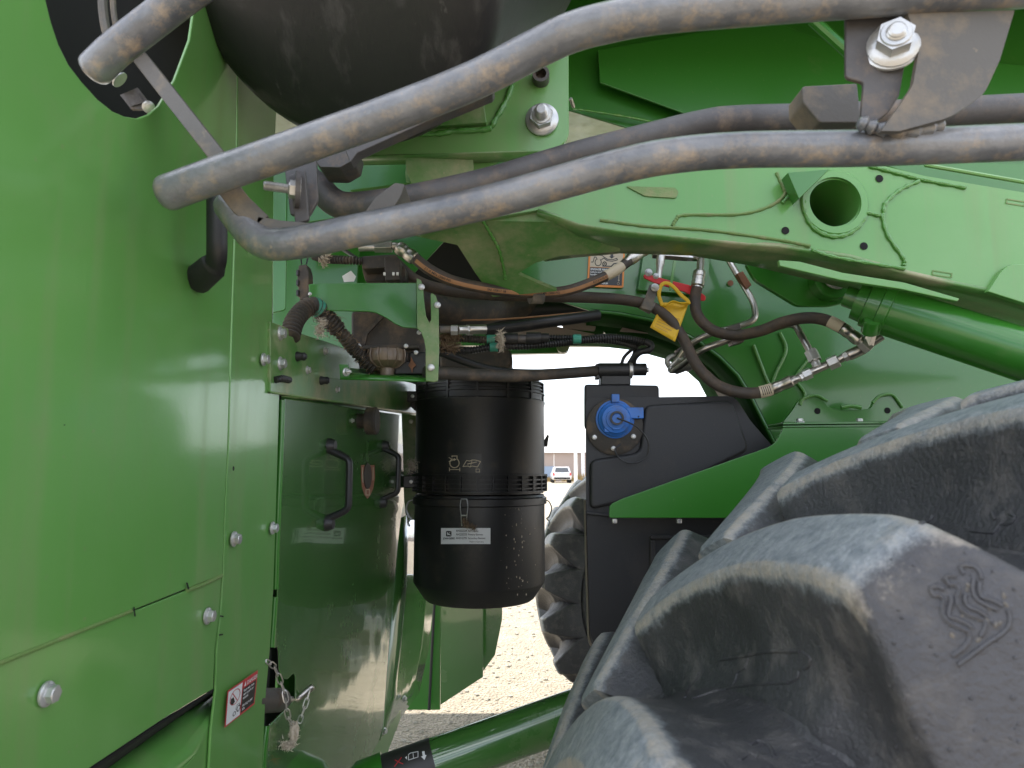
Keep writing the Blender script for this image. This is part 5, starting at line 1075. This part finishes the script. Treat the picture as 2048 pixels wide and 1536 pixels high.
# moulded relief on the tyre: lines laid on its surface
from mathutils.bvhtree import BVHTree
vv, ff = [], []
for o_ in [TYR] + [c for c in bpy.data.objects if c.parent == TYR and c.name.startswith('lug')]:
    Mo = LOCW[o_.name]; k0 = len(vv); vv += [Mo @ v.co for v in o_.data.vertices]; ff += [[i + k0 for i in p.vertices] for p in o_.data.polygons]
BV = BVHTree.FromPolygons(vv, ff)
def ontyre(x, y):
    h = BV.ray_cast(EYE, ray(x, y)); return (h[0], h[1]) if h[0] else (None, None)
def relief(name, pths, r, label=None, m='tyre'):
    for pth in pths:
        P = []
        for x, y in [tuple(v.to_2d()) for v in smooth_path([V((a, c, 0)) for a, c in pth], 6)]:
            h, n_ = ontyre(x, y)
            if h is not None: P.append(h)
        if len(P) > 3: bm = new(); tube(bm, P, r, 6); make(name, bm, m, TYR, label)
E = lambda L_: [(1800 + x / 5.69, 1080 + y / 5.69) for x, y in L_]
relief('moulded_emblem', [E([(380, 640), (345, 565), (370, 535), (440, 532), (500, 560)]), E([(380, 640), (430, 625), (480, 660), (500, 700), (478, 790), (510, 890), (600, 965), (700, 1005), (770, 1050), (795, 1110), (770, 1180), (700, 1250), (600, 1325)]),
  E([(575, 640), (585, 700), (565, 780), (560, 870), (640, 895), (740, 940), (815, 990)]), E([(560, 520), (515, 440), (540, 412), (640, 412)]), E([(560, 520), (620, 508), (665, 540), (680, 580), (655, 660), (680, 770), (760, 840), (860, 880), (960, 920), (970, 1000), (920, 1100)]),
  E([(745, 620), (740, 700), (790, 765), (880, 800), (990, 870)]), E([(720, 390), (685, 310), (760, 288), (850, 310), (910, 380), (925, 450)]), E([(840, 440), (825, 560), (860, 660), (960, 730), (1050, 770), (1100, 800)]), E([(910, 480), (905, 580), (940, 650), (1060, 690), (1170, 750)]), E([(1230, 800), (1250, 880), (1235, 980), (1150, 1070), (1000, 1170), (800, 1320), (660, 1420)])], .0015, 'moulded three-figure emblem outline on the tyre shoulder')
relief('moulded_line', [[(1605, 1305), (1621, 1318), (1615, 1334), (1600, 1340), (1596, 1355), (1580, 1364)], [(1600, 1303), (1540, 1303), (1490, 1312), (1440, 1320)], [(1578, 1365), (1500, 1370), (1440, 1380), (1385, 1398)], [(1497, 1316), (1490, 1335), (1476, 1345), (1470, 1362), (1462, 1375)], [(1398, 1345), (1390, 1362), (1376, 1378), (1370, 1395)],
  [(2020, 1028), (2030, 1035), (2022, 1046), (2000, 1050), (1992, 1062), (1982, 1066), (1940, 1062)], [(1985, 1025), (1990, 1040)], [(1866, 1030), (1858, 1042), (1840, 1048)], [(1500, 1490), (1520, 1483), (1540, 1495), (1548, 1515)], [(1480, 1520), (1500, 1508), (1515, 1515)]], .0014)
random.seed(5)
bm = new()
for i in range(46):
    x, y = random.uniform(1780, 2040), random.uniform(1100, 1500)
    h, n_ = ontyre(x, y)
    if h is not None: bmesh.ops.create_icosphere(bm, subdivisions=1, radius=random.uniform(.0006, .0014), matrix=Matrix.Translation(h))
make('moulding_nub', bm, 'tyre', TYR)['kind'] = 'stuff'
bm = new()
for x, y in ((1934, 1180), (1938, 1172), (1958, 1238), (1992, 1250), (1975, 1242), (2008, 1192), (2013, 1210), (1925, 1232), (1980, 1217), (1957, 1280), (1905, 1271), (2000, 1246)):
    h, n_ = ontyre(x, y)
    if h is not None: bmesh.ops.create_icosphere(bm, subdivisions=1, radius=1, matrix=Matrix.Translation(h) @ Matrix.Rotation(random.random() * 3, 4, 'Y') @ Matrix.Diagonal((random.uniform(.001, .003), .0008, random.uniform(.0008, .0016), 1)))
make('dried_mud', bm, 'strap', TYR, 'dried tan mud crumbs in the emblem')['kind'] = 'stuff'
wheel(V((at(1352, 1240, 4.1).x, 4.1, .787)), R(10), 0, 'dark lugged tyre on the far side of the machine')

# ---- chain with cotton lump hanging from the latch rod
ch = tag(empty('latch_chain', W(585, 1460, .01)), 'thin steel chain hanging from the latch rod beside the danger sticker', 'chain')
def links(pts, n, m='zinc', sz=.0062):
    P = smooth_path([W(*q_) for q_ in pts], 8); Ls = [0]
    for i in range(1, len(P)): Ls.append(Ls[-1] + (P[i] - P[i - 1]).length)
    def pt(s):
        k_ = 0
        while k_ < len(Ls) - 2 and Ls[k_ + 1] < s: k_ += 1
        return P[k_].lerp(P[k_ + 1], (s - Ls[k_]) / (Ls[k_ + 1] - Ls[k_]))
    for i in range(n):
        a_, c_ = pt(Ls[-1] * i / n), pt(Ls[-1] * min(1, (i + 1.18) / n)); d = (c_ - a_); t_ = d.normalized(); s = t_.cross(V((.4, -1, .1)) if i % 2 else V((1, .3, 0))).normalized() * sz * (.75 if i % 2 else .6)
        p = [a_ + t_ * 0]; loop = []
        hl = d.length / 2; cc_ = (a_ + c_) / 2
        for j in range(14):
            u = 2 * math.pi * j / 14; x = math.cos(u); y = math.sin(u); loop.append(cc_ + t_ * hl * max(-1, min(1, x * 1.15)) + s * (y if abs(y) < .8 else math.copysign(.8 + .2 * (abs(y) - .8), y)))
        loop.append(loop[0]); loop.append(loop[1])
        bm = new(); tube(bm, loop, .00115, 6, cap=False); make('link', bm, m, ch)
links([(532, 1322, .0), (548, 1332, .0), (558, 1356, .002), (570, 1386, .006), (573, 1405, .01)], 6)
links([(571, 1398, .012), (573, 1418, .012), (578, 1440, .012), (588, 1452, .012)], 4)
links([(620, 1378, .014), (613, 1404, .013), (606, 1424, .012), (598, 1446, .012)], 4)
bm = new(); bmesh.ops.create_icosphere(bm, subdivisions=3, radius=1)
cl = W(588, 1463, .012)
for v in bm.verts: n_ = mnoise.noise(v.co * 2.3) * .35 + mnoise.noise(v.co * 6) * .12; v.co = cl + V((v.co.x * .008, v.co.y * .008, v.co.z * .017)) * (1 + n_)
ro = tag(make('cotton_lump', bm, 'lint'), 'grubby white cotton lump hanging at the bottom of the thin chain', 'cotton lump')
lint('lint_tuft', [cl, cl + V((.002, 0, -.012)), cl + V((-.006, -.01, -.022)), cl + V((-.012, -.02, -.012))], 500, .003, 'lint', 'wispy white fibres trailing from the cotton lump on the chain', L0=.01)
